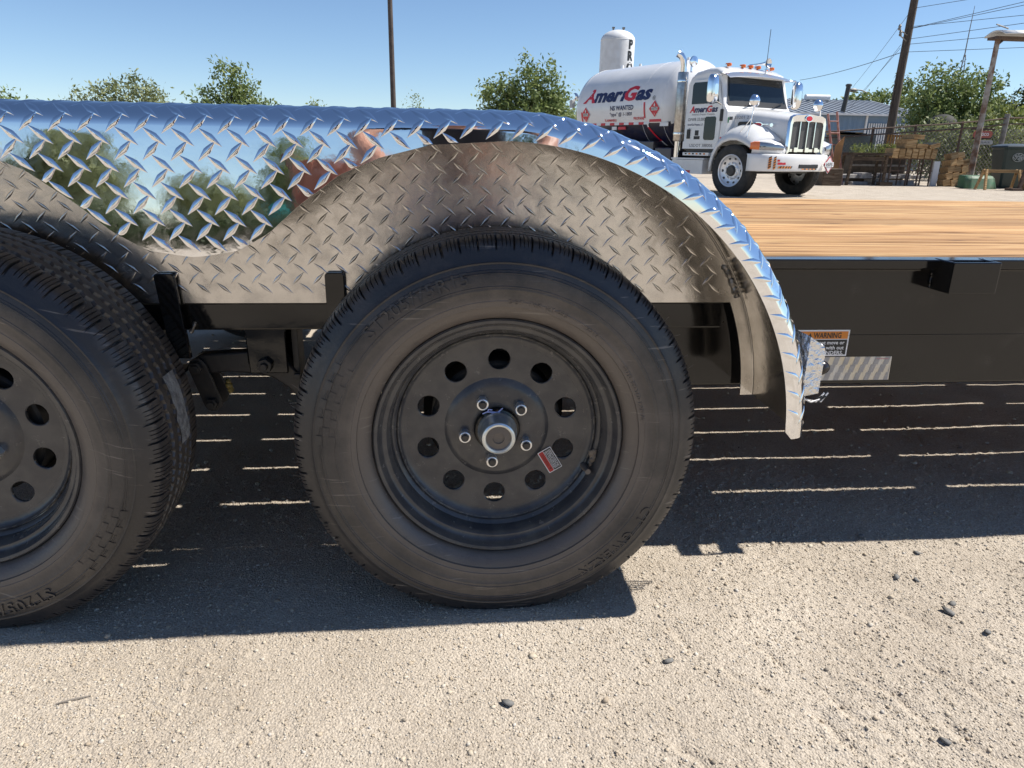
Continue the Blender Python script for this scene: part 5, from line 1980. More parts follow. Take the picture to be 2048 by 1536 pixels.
tree('roofline_tree', 'low green treetops behind the blue building roof', 27.6, 46, [(-1.2, 0, 3.6, 1.3, 1, .9), (.6, 0, 3.8, 1.2, 1, 1.0), (1.9, 0, 4.3, .9, .9, 1.0), (-2.4, 0, 3.4, .8, 1, .6), (0, 0, 2, 3, 1, 1.0)], 1.2, 'leaf_a', 300, seed=12, trunk_r=.15, leaf=.12, group='trees behind the fence')

# black steel pole at left
mb = MB()
mb.tube([(-2.27, 30, 0), (-2.27, 30, 9.5)], [.115, .085], 14)
tag(mb.build('utility_pole', pmat('dark_pole', (.05, .035, .03), .7, col2=(.08, .06, .05), nscale=5), smooth=40), 'tall thin dark pole rising behind the fender at left', 'pole')

# vertical storage tank
vt = empty('storage_tank', 'tall white vertical tank lettered down its side, behind the tanker', 'tank', (9.2, 40.9, .12))
mb = MB()
pr = [(.93, 0), (.93, 6.35)] + [(.93 * math.cos(q), 6.35 + .55 * math.sin(q)) for q in np.linspace(.15, PI / 2 - .01, 8)]
mb.lathe(pr, 64, 'z')
mb.build('shell', M['whitem'], vt, smooth=40)
mb = MB()
mb.lathe([(.932, 6.33), (.94, 6.35), (.932, 6.37)], 64, 'z')
mb.build('weld_seam', M['whitem'], vt, smooth=40)
mb = MB()
for k, ch in enumerate('PROPANE'):
    a0 = R(-52)
    def fn(x, y, k=k):
        a = a0 + x / .94
        return (.94 * math.cos(a), .94 * math.sin(a), 5.90 - k * .565 + y)
    letter(mb, ch, .62, fn, 0, bold=.05)
mb.build('lettering', [M['black']], vt, fix=False)
for x in (-.28, .28):
    mb = MB()
    mb.cyl((x, 0, 6.8), (x, 0, 7.0), .05, n=10)
    mb.box((x, 0, 7.0), (.14, .1, .08))
    mb.build('relief_valve', M['galv'], vt, smooth=40)

# wooden power pole and its lines
pp = empty('power_pole', 'big leaning wooden power pole behind the lumber and fence', 'pole', (14.70, 23, 0))
mb = MB()
mb.tube([(-.02, 0, 0), (.0, 0, 3), (.06, 0, 6), (.10, 0, 9)], [.145, .130, .115, .10], 16)
mb.build('shaft', M['polewood'], pp, smooth=50)
mb = MB()
for (z, dx) in ((4.45, -.30), (4.62, -.36)):
    mb.tube([(-.05, -.1, z - .15), (dx, -.12, z)], .018, 6)
    mb.lathe([(.03, -.08), (.05, -.04), (.035, 0), (.05, .04), (.02, .10)], 10, 'z', (dx, -.12, z + .06))
mb.build('insulator', M['galv'], pp, smooth=40)
mb = MB()
for q in range(14):
    z = 2.2 + q * .09 + random.uniform(-.03, .03)
    mb.tube([(-.13, -.05, z), (-.20 - random.uniform(0, .06), -.08, z - .16)], [.012, .004], 4)
mb.build('bark_splinter', M['polewood'], pp)
lines = [((14.75, 22.9, 5.27), (17.4, -17.0, 5.27)), ((14.76, 22.9, 4.69), (17.1, -17.0, 4.69)), ((14.76, 22.9, 4.70), (24.0, -16.0, 4.72)), ((14.76, 22.9, 4.72), (31.0, -13.5, 4.74)),
         ((14.76, 22.9, 4.37), (30.0, -14.0, 4.37)), ((14.74, 22.9, 4.22), (32.0, -12.6, 4.22)), ((14.72, 22.9, 3.99), (38.0, -9.6, 3.99))]
WL = ['highest wire', 'second highest wire', 'third wire', 'fourth wire', 'third lowest wire', 'second lowest wire', 'lowest wire']
def line(a, b, sag, label, r=.011):
    mb = MB()
    a, b = Vector(a), Vector(b)
    pts = []
    for k in range(25):
        t = k / 24
        pts.append(a.lerp(b, t) - Vector((0, 0, sag * 4 * t * (1 - t))))
    mb.tube(pts, r, 5)
    return tag(mb.build('power_line', M['wire'], smooth=60), label, 'wire', 'wires on the power pole')
lines = [((14.78, 22.9, 5.26), (31.32, -15.71, 5.26)), ((14.77, 22.9, 4.68), (16.47, -19.07, 4.68)), ((14.77, 22.9, 4.67), (19.47, -18.84, 4.67)), ((14.72, 22.9, 4.72), (39.35, -11.12, 4.72)), ((14.73, 22.9, 4.36), (28.28, -16.85, 4.36)), ((14.76, 22.9, 4.21), (37.87, -12.17, 4.21)), ((14.74, 22.9, 3.98), (49.4, -0.82, 3.98))]
for (a, b), w in zip(lines, WL):
    line(a, b, .05, w + ' leaving the power pole towards the right', .0075)
line((14.6, 23, 5.05), (21.1, 37.5, 4.15), .05, 'steep upper wire from the power pole down to the roof pipe', .007)
line((14.55, 23, 4.20), (20.7, 37.0, 2.9), .05, 'steep lower wire from the power pole down to the blue roof', .007)
line((14.55, 23, 4.10), (21.1, 37.5, 3.3), .04, 'middle steep wire from the power pole to the roof vent', .007)
line((14.66, 23, 3.99), (19.36, 40, 4.67), .10, 'long wire crossing the sky behind the truck cab', .011)

# blue metal building
bb = empty('metal_building', 'long blue metal building with grey roof and white roof vents', 'building', (18, 38, 0))
mb = MB()
rows_b = []
xs_b = np.arange(-9.0, 4.41, .15)
V, F = [], []
for k, x in enumerate(xs_b):
    dy = -.03 if k % 2 else 0
    V += [(x, dy, 0), (x, dy, 2.86)]
for k in range(len(xs_b) - 1):
    F.append((2 * k, 2 * k + 2, 2 * k + 3, 2 * k + 1))
mb.add(V, F)
mb.build('wall', M['bluewall'], bb)
mb = MB()
mb.box((6.1, .1, 1.43), (3.4, .16, 2.86))
mb.box((2, 5.9, 1.9), (14, .1, 3.8))
mb.build('wall', M['bluewall'], bb)
for k in range(24):
    mb = MB()
    mb.box((4.62 + k * .135, -.02, 1.55), (.062, .05, 1.75))
    mb.build('slat', M['whitem'], bb)
mb = MB()
mb.box((4.42, -.04, 1.42), (.10, .09, 2.84))
mb.build('corner_trim', M['whitem'], bb)
mb = MB()
for k in range(42):
    x = -9.2 + k * .41
    z0, z1 = 2.86, 3.98
    sl = (z1 - z0) / 6.2
    mb.add([(x, -.25, z0), (x + .40, -.25, z0), (x + .40, 6.0, z1), (x, 6.0, z1)], [(0, 1, 2, 3)])
    mb.box((x, 2.87, (z0 + z1) / 2 + .02), (.03, 6.3, .05), 0, Matrix.Rotation(math.atan2(z1 - z0, 6.25), 3, 'X'))
mb.build('roof', M['roofm'], bb)
mb = MB()
mb.box((-.6, -.28, 2.84), (17.2, .08, .10))
mb.build('gutter', M['whitem'], bb)
for x, y in ((-2.6, 5.2), (1.1, 5.0), (4.0, 5.0), (-5.2, 5.2)):
    v = MB()
    v.lathe([(.0, -.75), (.16, -.75), (.17, -.74), (.17, .74), (.16, .75), (.0, .75)], 20, 'x', (x, y, 4.02))
    v.build('roof_vent', M['whitem'], bb, smooth=40)
mb = MB()
mb.tube([(3.22, .4, 2.8), (3.30, .4, 3.5), (3.36, .4, 4.28)], [.13, .12, .12], 14)
mb.lathe([(.12, 4.26), (.16, 4.29), (.16, 4.36), (.10, 4.40), (0, 4.40)], 14, 'z', (3.36, .4, 0))
mb.build('flue_pipe', M['dark'], bb, smooth=40)

# street light seen over the roof
sl = empty('street_light', 'street light with long arm beyond the blue building', 'street light', (29.1, 48, 0))
mb = MB()
mb.tube([(0, 0, 0), (0, 0, 4.26)], .08, 10)
mb.tube([(0, 0, 4.2), (-.72, 0, 4.56), (-1.55, 0, 4.89), (-1.9, 0, 4.92)], [.054, .048, .042, .036], 8)
mb.build('arm', M['galv'], sl, smooth=50)
mb = MB()
mb.lathe([(.0, -.32), (.10, -.28), (.14, -.1), (.11, .12), (.03, .2), (0, .2)], 16, 'x', (-2.09, 0, 4.88))
mb.build('lamp_head', M['galv'], sl, smooth=50)
# radio mast
rm = empty('radio_mast', 'thin guyed radio mast rising from the trees at right', 'mast', (24.5, 34, 0))
mb = MB()
for dx, dy in ((-.13, -.08), (.13, -.08), (0, .14)):
    mb.tube([(dx * 1.4, dy * 1.4, 0), (dx, dy, 4.0), (dx * .25, dy * .25, 5.4)], .022, 5)
for k in range(22):
    z = .4 + k * .22
    s = 1.3 - .03 * k
    mb.tube([(-.13 * s, -.08 * s, z), (.13 * s, -.08 * s, z + .2)], .012, 4)
mb.build('lattice', M['galv'], rm)
mb = MB()
mb.tube([(0, 0, 5.3), (0, 0, 6.6), (0.02, 0, 7.5)], [.028, .020, .010], 6)
mb.tube([(-.8, 0, 4.75), (.1, 0, 4.72)], .012, 4)
mb.build('antenna_rod', M['galv'], rm)

# chain-link fence
fence = empty('chain_link_fence', 'rusty chain-link fence with sagging top rail behind the lumber', 'fence', (0, 0, 0))
def ftop(x):
    return interp(x, [10.4, 11.2, 14.0, 15.6, 17.0, 24], [1.40, 1.44, 1.66, 1.79, 1.95, 2.1])
FY = 20.5
posts = [10.5, 12.62, 13.95, 15.42, 16.80, 18.9, 21.2, 23.4]
for x in posts:
    mb = MB()
    tall = .12 if x in (16.80,) else .04
    mb.tube([(x, FY, 0), (x, FY, ftop(x) + tall)], .035 if x != 16.80 else .075, 10)
    mb.build('post', M['rust'] if x != 16.80 else M['galv'], fence, smooth=40)
for dz in (0, -.17):
    for a, b in zip(posts[:-1], posts[1:]):
        mb = MB()
        mb.tube([(a, FY - .03, ftop(a) + dz), ((a + b) / 2, FY - .03, ftop((a + b) / 2) + dz - .012), (b, FY - .03, ftop(b) + dz)], .022, 7)
        mb.build('rail', M['rust'], fence, smooth=40)
mb = MB()
step = .125
for k in range(int((24 - 8) / step)):
    x0 = 8.6 + k * step
    for sg in (1, -1):
        pts = []
        xa, xb = x0, x0 + sg * 1.5
        n = 4
        for j in range(n + 1):
            x = xa + (xb - xa) * j / n
            z = .05 + (1.62 - .05) * j / n
            if 10.5 <= x <= 23.4 and z < ftop(x):
                pts.append((x, FY + .01 * sg, z))
        if len(pts) > 1:
            mb.tube(pts, .008, 4, caps=False)
struct(mb.build('wire_mesh', M['galv'], fence, fix=False), 'stuff')

def plaque(x, z, w, h, mats, label, txt, name='yard_sign', oval=True):
    mb = MB()
    if oval:
        p = []
        r_ = h / 2
        for k in range(20):
            a = 2 * PI * k / 20
            p.append(((w / 2 - r_) * (1 if math.cos(a) > 0 else -1) + r_ * math.cos(a), r_ * math.sin(a)))
    else:
        p = [(-w / 2, -h / 2), (w / 2, -h / 2), (w / 2, h / 2), (-w / 2, h / 2)]
    mb.prism(p, (x, FY - .06, z), (1, 0, 0), (0, 0, 1), (0, -.02, 0), 0)
    if txt:
        letter(mb, txt, h * .55, lambda a, b: (x + a, FY - .083, z + b - h * .2), 1, bold=.02, wid=w * .62)
    tag(mb.build(name, mats, fix=True), label, 'sign')
plaque(16.08, 1.45, .62, .21, [pmat('faded_red_sign', (.33, .085, .06), .6), M['white']], 'faded red oval sign with pale lettering on the fence', 'PRESCO')
plaque(16.18, 1.22, .56, .13, [pmat('pale_sign', (.32, .32, .31), .6), M['greytext']], 'pale narrow sign below the red oval sign', 'GAS')
mb = MB()
mb.box((16.1, FY - .03, 1.60), (.75, .03, .05))
mb.box((16.1, FY - .03, 1.335), (.60, .03, .05))
tag(mb.build('sign_board', pmat('sign_board_dark', (.06, .035, .03), .8)), 'dark narrow boards behind the red oval sign', 'board')

# grey panel, orange slatted crate, weeds
mb = MB()
mb.box((12.35, 21.2, .72), (1.6, .05, 1.32))
tag(mb.build('sheet_panel', pmat('grey_green_panel', (.16, .18, .165), .7, col2=(.12, .14, .13), nscale=3)), 'flat grey green panel standing behind the ladder', 'panel')
mb = MB()
for k in range(9):
    mb.box((12.2 + random.uniform(-.5, .55), 21.0, 1.41 + random.uniform(-.02, .02)), (random.uniform(.3, .7), .16, .05), k % 2)
tag(mb.build('plank_heap', [M['timber'], M['oldwood']]), 'loose planks lying along the top of the grey panel', 'planks')
cr = empty('slatted_crate', 'orange slatted crate behind the stacked timber', 'crate', (13.03, 19.9, 0))
for k in range(7):
    mb = MB()
    mb.box((-.26 + k * .087, 0, 1.20), (.05, .02, .34))
    mb.build('slat', pmat('orange_slat', (.36, .17, .045), .7) if k == 0 else bpy.data.materials['orange_slat'], cr)
mb = MB()
mb.box((0, .03, 1.05), (.60, .03, .05))
mb.box((0, .03, 1.34), (.60, .03, .05))
mb.box((0, .20, .60), (.56, .36, .9))
mb.build('frame', M['oldwood'], cr)
rngw = np.random.default_rng(77)
P = np.stack([rngw.uniform(11.5, 13.0, 700), rngw.uniform(19.2, 19.7, 700), .80 + .30 * rngw.uniform(0, 1, 700) ** 1.6], -1)
a1 = rngw.normal(size=(700, 3)) * np.array([.5, .5, 1])
a1 /= np.linalg.norm(a1, axis=1)[:, None]
a2 = np.cross(a1, rngw.normal(size=(700, 3)))
a2 /= np.linalg.norm(a2, axis=1)[:, None]
V = np.stack([P - a1 * .08, P + a2 * .010, P + a1 * .08, P - a2 * .010], 1).reshape(-1, 3)
struct(link('weeds', np_mesh('weeds', V, np.arange(2800).reshape(700, 4), [M['leaf_d']], smooth=False)), 'stuff')
mb = MB()
mb.box((12.25, 19.55, .42), (1.7, .5, .80))
tag(mb.build('soil_bed', pmat('dark_soil', (.05, .04, .03), .95, col2=(.09, .07, .05), nscale=9, bump=.5), bevel=.05), 'dark raised soil bed with weeds behind the workbench', 'soil bed')

# red ladder
ld = empty('ladder', 'rusty red ladder leaning beside the truck front', 'ladder', (10.5, 18.6, 0))
lm_ = pmat('ladder_red', (.30, .10, .075), .7, col2=(.38, .22, .19), nscale=9)
for (xa, xb, z0, z1) in ((-.02, -.30, .55, 1.84), (.33, -.05, .0, 1.90)):
    mb = MB()
    mb.tube([(xb + (xa - xb) * (1.9 - 0) / 1.9 if z0 == 0 else xa, -.05, z0), (xb, .10, z1)], .030, 6)
    mb.build('rail', lm_, ld)
for z in (.75, 1.05, 1.35, 1.65):
    t = z / 1.9
    mb = MB()
    mb.tube([(-.05 + (-.25) * (t) + .02, .03, z), (.33 - .38 * t, .03, z)], .016, 6)
    mb.build('rung', lm_, ld)
mb = MB()
mb.prism([(-.06, .0), (.14, .02), (.20, 1.12), (-.02, .88)], (10.45, 18.45, .15), (1, 0, 0), (0, 0, 1), (0, .03, 0))
tag(mb.build('leaning_board', pmat('orange_brown_board', (.34, .17, .06), .7, col2=(.22, .11, .045), nscale=5)), 'orange brown board leaning against the ladder', 'board')
# dark workbench
wb = empty('workbench', 'dark heavy wooden workbench right of the ladder', 'bench', (11.32, 18.4, 0))
mb = MB()
mb.box((0, 0, .82), (1.10, .55, .07))
mb.build('top', M['oldwood'], wb)
mb = MB()
mb.box((0, -.2, .70), (1.0, .05, .10))
mb.build('apron', M['oldwood'], wb)
for x, ln in ((-.52, -.06), (.46, .0)):
    for y in (-.22, .22):
        mb = MB()
        mb.tube([(x, y, .80), (x + ln, y, 0)], .045, 4)
        mb.build('leg', M['oldwood'], wb)
mb = MB()
mb.box((.52, -.2, .05), (.36, .2, .10))
mb.build('foot_block', M['oldwood'], wb)
# steel rack with timber
rk = empty('steel_rack', 'thin steel rack carrying the row of timber blocks', 'rack', (12.6, 18.5, 0))
mb = MB()
mb.box((0, -.2, .715), (1.30, .03, .03))
mb.box((0, .2, .715), (1.30, .03, .03))
mb.build('shelf_bar', M['rust'], rk)
for x in (-.60, -.1, .22, .58):
    for y in (-.2, .2):
        mb = MB()
        mb.box((x, y, .35), (.03, .03, .70))
        mb.build('leg', M['rust'], rk)
mb = MB()
mb.box((0, -.2, .40), (1.25, .02, .025))
mb.build('cross_bar', M['rust'], rk)
def block_mesh(w, d, h):
    mb = MB()
    mb.box((0, 0, 0), (w, d, h))
    return mb.mesh('timber_block', [M['timber']])
bmA = block_mesh(.155, .5, .25)
for k in range(7):
    o = link('timber_block', bmA, None, (12.06 + k * .172, 18.45, .857))
    o.rotation_euler = (0, R([3, -2, 6, 2, -3, 5, 9][k]), R(k * 3 - 8))
    tag(o, ['leftmost', 'second', 'third', 'middle', 'fifth', 'sixth', 'rightmost'][k] + ' timber block from the left in the row on the steel rack', 'timber', 'timber blocks in the row on the rack')
bmB = block_mesh(.30, .5, .115)
for k, (x, z, r_) in enumerate(((12.44, 1.05, 0), (12.76, 1.05, 1), (12.42, 1.17, -2), (12.60, 1.285, 3), (13.08, 1.06, -12))):
    o = link('timber_block', bmB, None, (x, 18.45, z))
    o.rotation_euler = (0, R(r_), R(4 * k - 6))
    tag(o, ['left flat timber block lying directly on the timber row', 'right flat timber block lying directly on the timber row', 'flat timber block second from the top of the stack', 'topmost flat timber block of the stack on the rack', 'tilted timber block at the right end of the timber row'][k], 'timber', 'flat timber blocks on top of the row')
# short-log pile leaning back
bmC = block_mesh(.19, .34, .17)
for r_ in range(5):
    for c_ in range(3 if r_ < 4 else 2):
        o = link('short_timber', bmC, None, (13.66 + c_ * .20 + r_ * .055, 18.35 + r_ * .05, .09 + r_ * .178))
        o.rotation_euler = (R(-6), R(-14 + random.uniform(-3, 3)), R(random.uniform(-8, 8)))
        tag(o, ['left', 'middle', 'right'][c_] + ' short yellow timber in the ' + ['bottom', 'second lowest', 'third', 'fourth', 'top'][r_] + ' layer of the leaning pile', 'timber', 'short timbers in the leaning pile')
# pale leftovers under the rack
rp = np.random.default_rng(31)
for k in range(16):
    w, h = rp.uniform(.18, .42), rp.uniform(.06, .16)
    mb = MB()
    mb.box((0, 0, 0), (w, rp.uniform(.2, .4), h))
    o = mb.build('concrete_block', M['pale'], bevel=.01)
    o.location = (10.95 + (k % 8) * .32 + rp.uniform(-.06, .06), 18.95 + rp.uniform(-.1, .1), h / 2 + (.17 if k >= 8 else 0))
    o.rotation_euler = (0, 0, rp.uniform(-.4, .4))
    tag(o, 'pale concrete scrap heaped under the workbench and rack', 'scrap', 'pale scrap heap under the rack')
mb = MB()
mb.box((13.42, 18.45, .33), (.17, .06, .66))
tag(mb.build('white_plank', M['whitem']), 'upright white plank between rack and leaning timber pile', 'plank')
mb = MB()
mb.box((12.35, 19.15, .52), (1.9, .05, .05))
tag(mb.build('grey_beam', M['galv']), 'long pale beam lying behind the rack legs', 'beam')
mb = MB()
mb.box((10.1, 17.95, .22), (.55, .4, .44))
tag(mb.build('dark_crate', M['oldwood'], bevel=.02), 'dark wooden crate beside the truck front tyre', 'crate')

# light pole with white canopy fixture
lp = empty('light_pole', 'rusty light pole with a white shade, right of the leaning timber', 'light pole', (14.52, 18.5, 0))
mb = MB()
mb.tube([(0, 0, 0), (-.01, 0, 1.6), (-.03, 0, 3.8)], [.085, .075, .062], 12)
mb.build('post', pmat('rusty_white_post', (.36, .33, .29), .8, col2=(.17, .10, .065), nscale=4, lo=.42, hi=.58), lp, smooth=40)
mb = MB()
mb.tube([(-.03, 0, 3.62), (.18, 0, 3.80)], .03, 6)
mb.box((.45, 0, 3.79), (1.3, .35, .07))
mb.build('bracket', M['rust'], lp)
mb = MB()
rows = []
for x in (-.14, .5, 1.2, 1.9):
    rows.append([(x, y, 3.86 + .13 * math.cos(y / .42 * PI / 2) + .02 * x) for y in np.linspace(-.40, .40, 9)])
mb.grid(rows)
o = mb.build('shade', M['whitem'], lp, smooth=50)
o.modifiers.new('sheet', 'SOLIDIFY').thickness = .03
mb = MB()
mb.tube([(-.30, -.2, 4.09), (.05, -.2, 4.00)], .018, 5)
mb.build('loose_strip', M['galv'], lp)

# green loader bucket
gb = empty('loader_bucket', 'worn green loader bucket on the ground at the foot of the light pole', 'bucket', (13.75, 17.35, 0))
mb = MB()
sec = [(.0, .02), (-.36, .0), (-.27, .26), (-.20, .32), (.0, .34)]
rows = []
for x in np.linspace(-.42, .42, 5):
    rows.append([(x * (1.06 - .35 * z), y, z) for y, z in sec])
mb.grid(rows)
o = mb.build('blade', M['bucket'], gb, smooth=20)
o.modifiers.new('sheet', 'SOLIDIFY').thickness = .025
for x in (-.40, .38):
    mb = MB()
    mb.prism(sec, (x, 0, 0), (0, 1, 0), (0, 0, 1), (.02, 0, 0))
    mb.build('side_plate', M['bucket'], gb)

# trash bins
def bin_(x, y, rz, label):
    b = empty('trash_bin', label, 'trash bin', (x, y, 0), rz, 'wheeled trash bins')
    mb = MB()
    rows = []
    for z, sx, sy in ((.02, .27, .27), (.06, .29, .29), (.5, .33, .34), (1.0, .38, .40), (1.02, .41, .43), (1.06, .41, .43)):
        rows.append([(px * sx, py * sy, z) for px, py in ((-1, -.85), (-.85, -1), (.85, -1), (1, -.85), (1, .85), (.85, 1), (-.85, 1), (-1, .85))])
    mb.grid(rows, closed=True)
    mb.add(rows[0], [tuple(range(8))])
    mb.build('body', M['binp'], b, smooth=30)
    mb = MB()
    rows = []
    for t, z, s in ((0, 1.065, 1.03), (1, 1.09, 1.0), (2, 1.13, .7), (3, 1.145, .3)):
        rows.append([(px * .42 * s, py * .44 * s, z) for px, py in ((-1, -.85), (-.85, -1), (.85, -1), (1, -.85), (1, .85), (.85, 1), (-.85, 1), (-1, .85))])
    mb.grid(rows, closed=True)
    mb.add(rows[-1], [tuple(range(8))])
    mb.build('lid', M['binlid'], b, smooth=30)
    mb = MB()
    for k in range(26):
        a = random.uniform(0, 2 * PI)
        r_ = random.uniform(.3, 1)
        rot = Matrix.Rotation(random.uniform(-1, 1), 3, 'Y')
        mb.box((.11 * r_ * math.cos(a) - .03, -.395, .80 + .085 * r_ * math.sin(a)), (.05, .004, .018), 0, rot)
    ringp = [(.135 * math.cos(2 * PI * k / 24) - .03, -.393, .80 + .105 * math.sin(2 * PI * k / 24)) for k in range(25)]
    mb.tube(ringp, .008, 4)
    mb.build('printed_emblem', pmat('bin_print', (.34, .36, .35), .7) if 'bin_print' not in bpy.data.materials else bpy.data.materials['bin_print'], b)
    for sx in (-.25, .25):
        mb = MB()
        mb.cyl((sx - .03, .33, .11), (sx + .03, .33, .11), .11, n=18)
        mb.build('wheel', M['trubber'], b, smooth=40)
    return b
bin_(15.05, 17.75, R(-14), 'dark green wheeled trash bin with a pale round emblem')
bin_(16.1, 18.2, R(-10), 'second dark green trash bin, cut by the right edge')
# sawhorse in front of the bins
sh = empty('sawhorse', 'low wooden sawhorse in front of the trash bin', 'sawhorse', (13.95, 16.6, 0))
mb = MB()
mb.box((0, 0, .46), (1.05, .09, .075))
mb.build('beam', M['timber'], sh)
for x, dx in ((-.46, -.05), (.42, .05)):
    for y in (-.18, .18):
        mb = MB()
        mb.tube([(x, y * .2, .50), (x + dx, y, 0)], .035, 4)
        mb.build('leg', M['timber'], sh)
mb = MB()
mb.tube([(14.25, 16.3, 0), (14.42, 16.3, 1.02)], .055, 4)
mb.box((14.12, 16.3, .03), (.25, .3, .06))
tag(mb.build('leaning_post', M['rust']), 'dark rusty post leaning in front of the trash bin at right edge', 'post')
mb = MB()
mb.box((14.62, 16.4, .22), (.30, .3, .44))
tag(mb.build('wood_stump', M['timber'], bevel=.02), 'squat wooden block at the right edge below the trash bins', 'block')
# dark rounded canopy among the trees
mb = MB()
rows = []
for k in range(7):
    q = PI / 2 * k / 6
    rows.append([(17.85 + .55 * math.cos(a) * math.cos(q), 25 + .5 * math.sin(a) * math.cos(q), 1.80 + .45 * math.sin(q)) for a in np.linspace(0, 2 * PI, 24, endpoint=False)])
mb.grid(rows, closed=True)
for dx in (-.45, .45):
    mb.tube([(17.85 + dx, 25, 0), (17.85 + dx, 25, 1.85)], .03, 6)
tag(mb.build('dark_canopy', pmat('dark_cloth', (.016, .017, .016), .8), smooth=50), 'dark rounded canopy half hidden in the trees behind the fence', 'canopy')

# ------------------------------------------------------------------ across the yard behind the photographer (seen mirrored in the fender)
tree('yard_tree', 'tall green tree across the yard behind the photographer, mirrored at left', -15.5, -31, [(0, 0, 3.2, 1.3, 1.2, 1.5), (-1.2, 0, 2.2, 1.3, 1.2, 1.2), (1.0, 0, 1.9, 1.0, 1.0, 1.0)], 1.2, 'leaf_b', 300, seed=21, trunk_r=.16, leaf=.13, spread=.26, group='trees across the yard')
tree('yard_tree', 'low green tree across the yard, mirrored mid fender', -12.2, -36, [(0, 0, 1.7, 1.5, 1.2, 1.0), (1.6, 0, 1.4, 1.1, 1, .8)], .9, 'leaf_b', 220, seed=22, trunk_r=.14, leaf=.13, spread=.26, group='trees across the yard')
tree('yard_tree', 'green tree across the yard, mirrored beside the teal drum', -6.6, -31, [(0, 0, 2.6, .8, 1, 1.3), (-.5, 0, 1.6, .8, 1, 1.0), (.6, 0, 1.4, .8, 1, 1.0)], 1.0, 'leaf_a', 320, seed=23, trunk_r=.14, leaf=.13, spread=.26, group='trees across the yard')
tree('yard_tree', 'broad tree far across the yard, mirrored near the fender arch', 3.0, -30, [(0, 0, 2.6, 2.2, 1.4, 1.6), (2.2, 0, 2.0, 1.6, 1, 1.3), (-2, 0, 1.6, 1.3, 1, 1.1)], 1.2, 'leaf_c', 380, seed=24, trunk_r=.16, leaf=.14, spread=.28, group='trees across the yard')
for x_, lab_ in ((-15.0, 'left'), (-10.0, 'middle'), (-5.5, 'right')):  # added bushes that darken the bright yard edge mirrored in the fender
    tree('reflection_bush', lab_ + ' of the low dark bushes added behind the photographer to darken the fender reflection', x_, -20.5, [(0, 0, .45, 1.6, .6, .5), (1.5, 0, .40, 1.2, .6, .45), (-1.5, 0, .38, 1.2, .6, .4)], .2, 'leaf_c', 150, seed=int(30 - x_), trunk_r=.04, leaf=.09, spread=.16, group='bushes added across the yard', cat='bush')
sd = empty('rusty_container', 'rusty red shipping container across the yard behind the photographer', 'container', (-3.0, -22, 0))
mb = MB()
V, F = [], []
xs_b = np.arange(-1.6, 1.61, .1)
for k, x in enumerate(xs_b):
    dy = .05 if k % 4 < 2 else 0
    V += [(x, 1.2 + dy, .15), (x, 1.2 + dy, 2.55)]
for k in range(len(xs_b) - 1):
    F.append((2 * k, 2 * k + 2, 2 * k + 3, 2 * k + 1))
mb.add(V, F)
mb.box((0, 0, 1.35), (3.2, 2.3, 2.4))
mb.build('shell', pmat('container_red', (.30, .10, .06), .7, col2=(.20, .08, .05), nscale=2), sd)
mb = MB()
for x in (-1.6, 1.6):
    for y in (-1.2, 1.27):
        mb.box((x, y, 1.33), (.14, .14, 2.6))
mb.build('corner_post', M['rust'], sd)
wr = empty('storage_shed', 'pale shed with orange door across the yard behind the photographer', 'shed', (-19.5, -27, 0), R(20))
mb = MB()
mb.box((0, 0, 1.5), (5, 4, 3.0))
mb.build('wall', M['whitem'], wr)
mb = MB()
mb.prism([(-2.2, 3.0), (2.2, 3.0), (0, 4.0)], (-2.7, 0, 0), (0, 1, 0), (0, 0, 1), (5.4, 0, 0))
mb.build('roof', M['roofm'], wr)
mb = MB()
mb.box((.9, 2.02, 1.2), (1.8, .06, 2.3))
mb.build('door', pmat('shed_orange', (.55, .22, .07), .6), wr)
mb = MB()
mb.lathe([(0, 0), (.45, 0), (.46, .6), (.45, 1.25), (0, 1.25)], 24, 'z', (-5.0, -21, 0))
tag(mb.build('teal_drum', pmat('teal_paint', (.03, .30, .28), .5), smooth=40), 'teal drum standing across the yard beside the rusty container', 'drum')
# ------------------------------------------------------------------ the photographer, kneeling behind the phone (seen only mirrored in the fender)
person = empty('person', 'person in dark shirt kneeling with a raised phone, mirrored in the fender', 'person', (0, -1.70, 0))
def skinned(name, nodes, edges, mat, root=0, sub=2, parent=None):
    me = bpy.data.meshes.new(name)
    me.from_pydata([n[:3] for n in nodes], edges, [])
    o = bpy.data.objects.new(name, me)
    COL.objects.link(o)
    o.parent = parent or person
    sk = o.modifiers.new('skin', 'SKIN')
    sk.use_smooth_shade = True
    for i, n in enumerate(nodes):
        v = me.skin_vertices[0].data[i]
        r_ = n[3]
        v.radius = r_ if isinstance(r_, tuple) else (r_, r_)
        v.use_root = (i == root)
    s_ = o.modifiers.new('sub', 'SUBSURF')
    s_.levels = s_.render_levels = sub
    me.materials.append(mat)
    return o
skin = pmat('skin', (.42, .22, .15), .5, col2=(.36, .18, .12), nscale=20)
shirt = pmat('dark_shirt', (.018, .018, .022), .85, bump=.2, bscale=60)
jeans = pmat('jeans', (.05, .07, .12), .9, bump=.2, bscale=120)
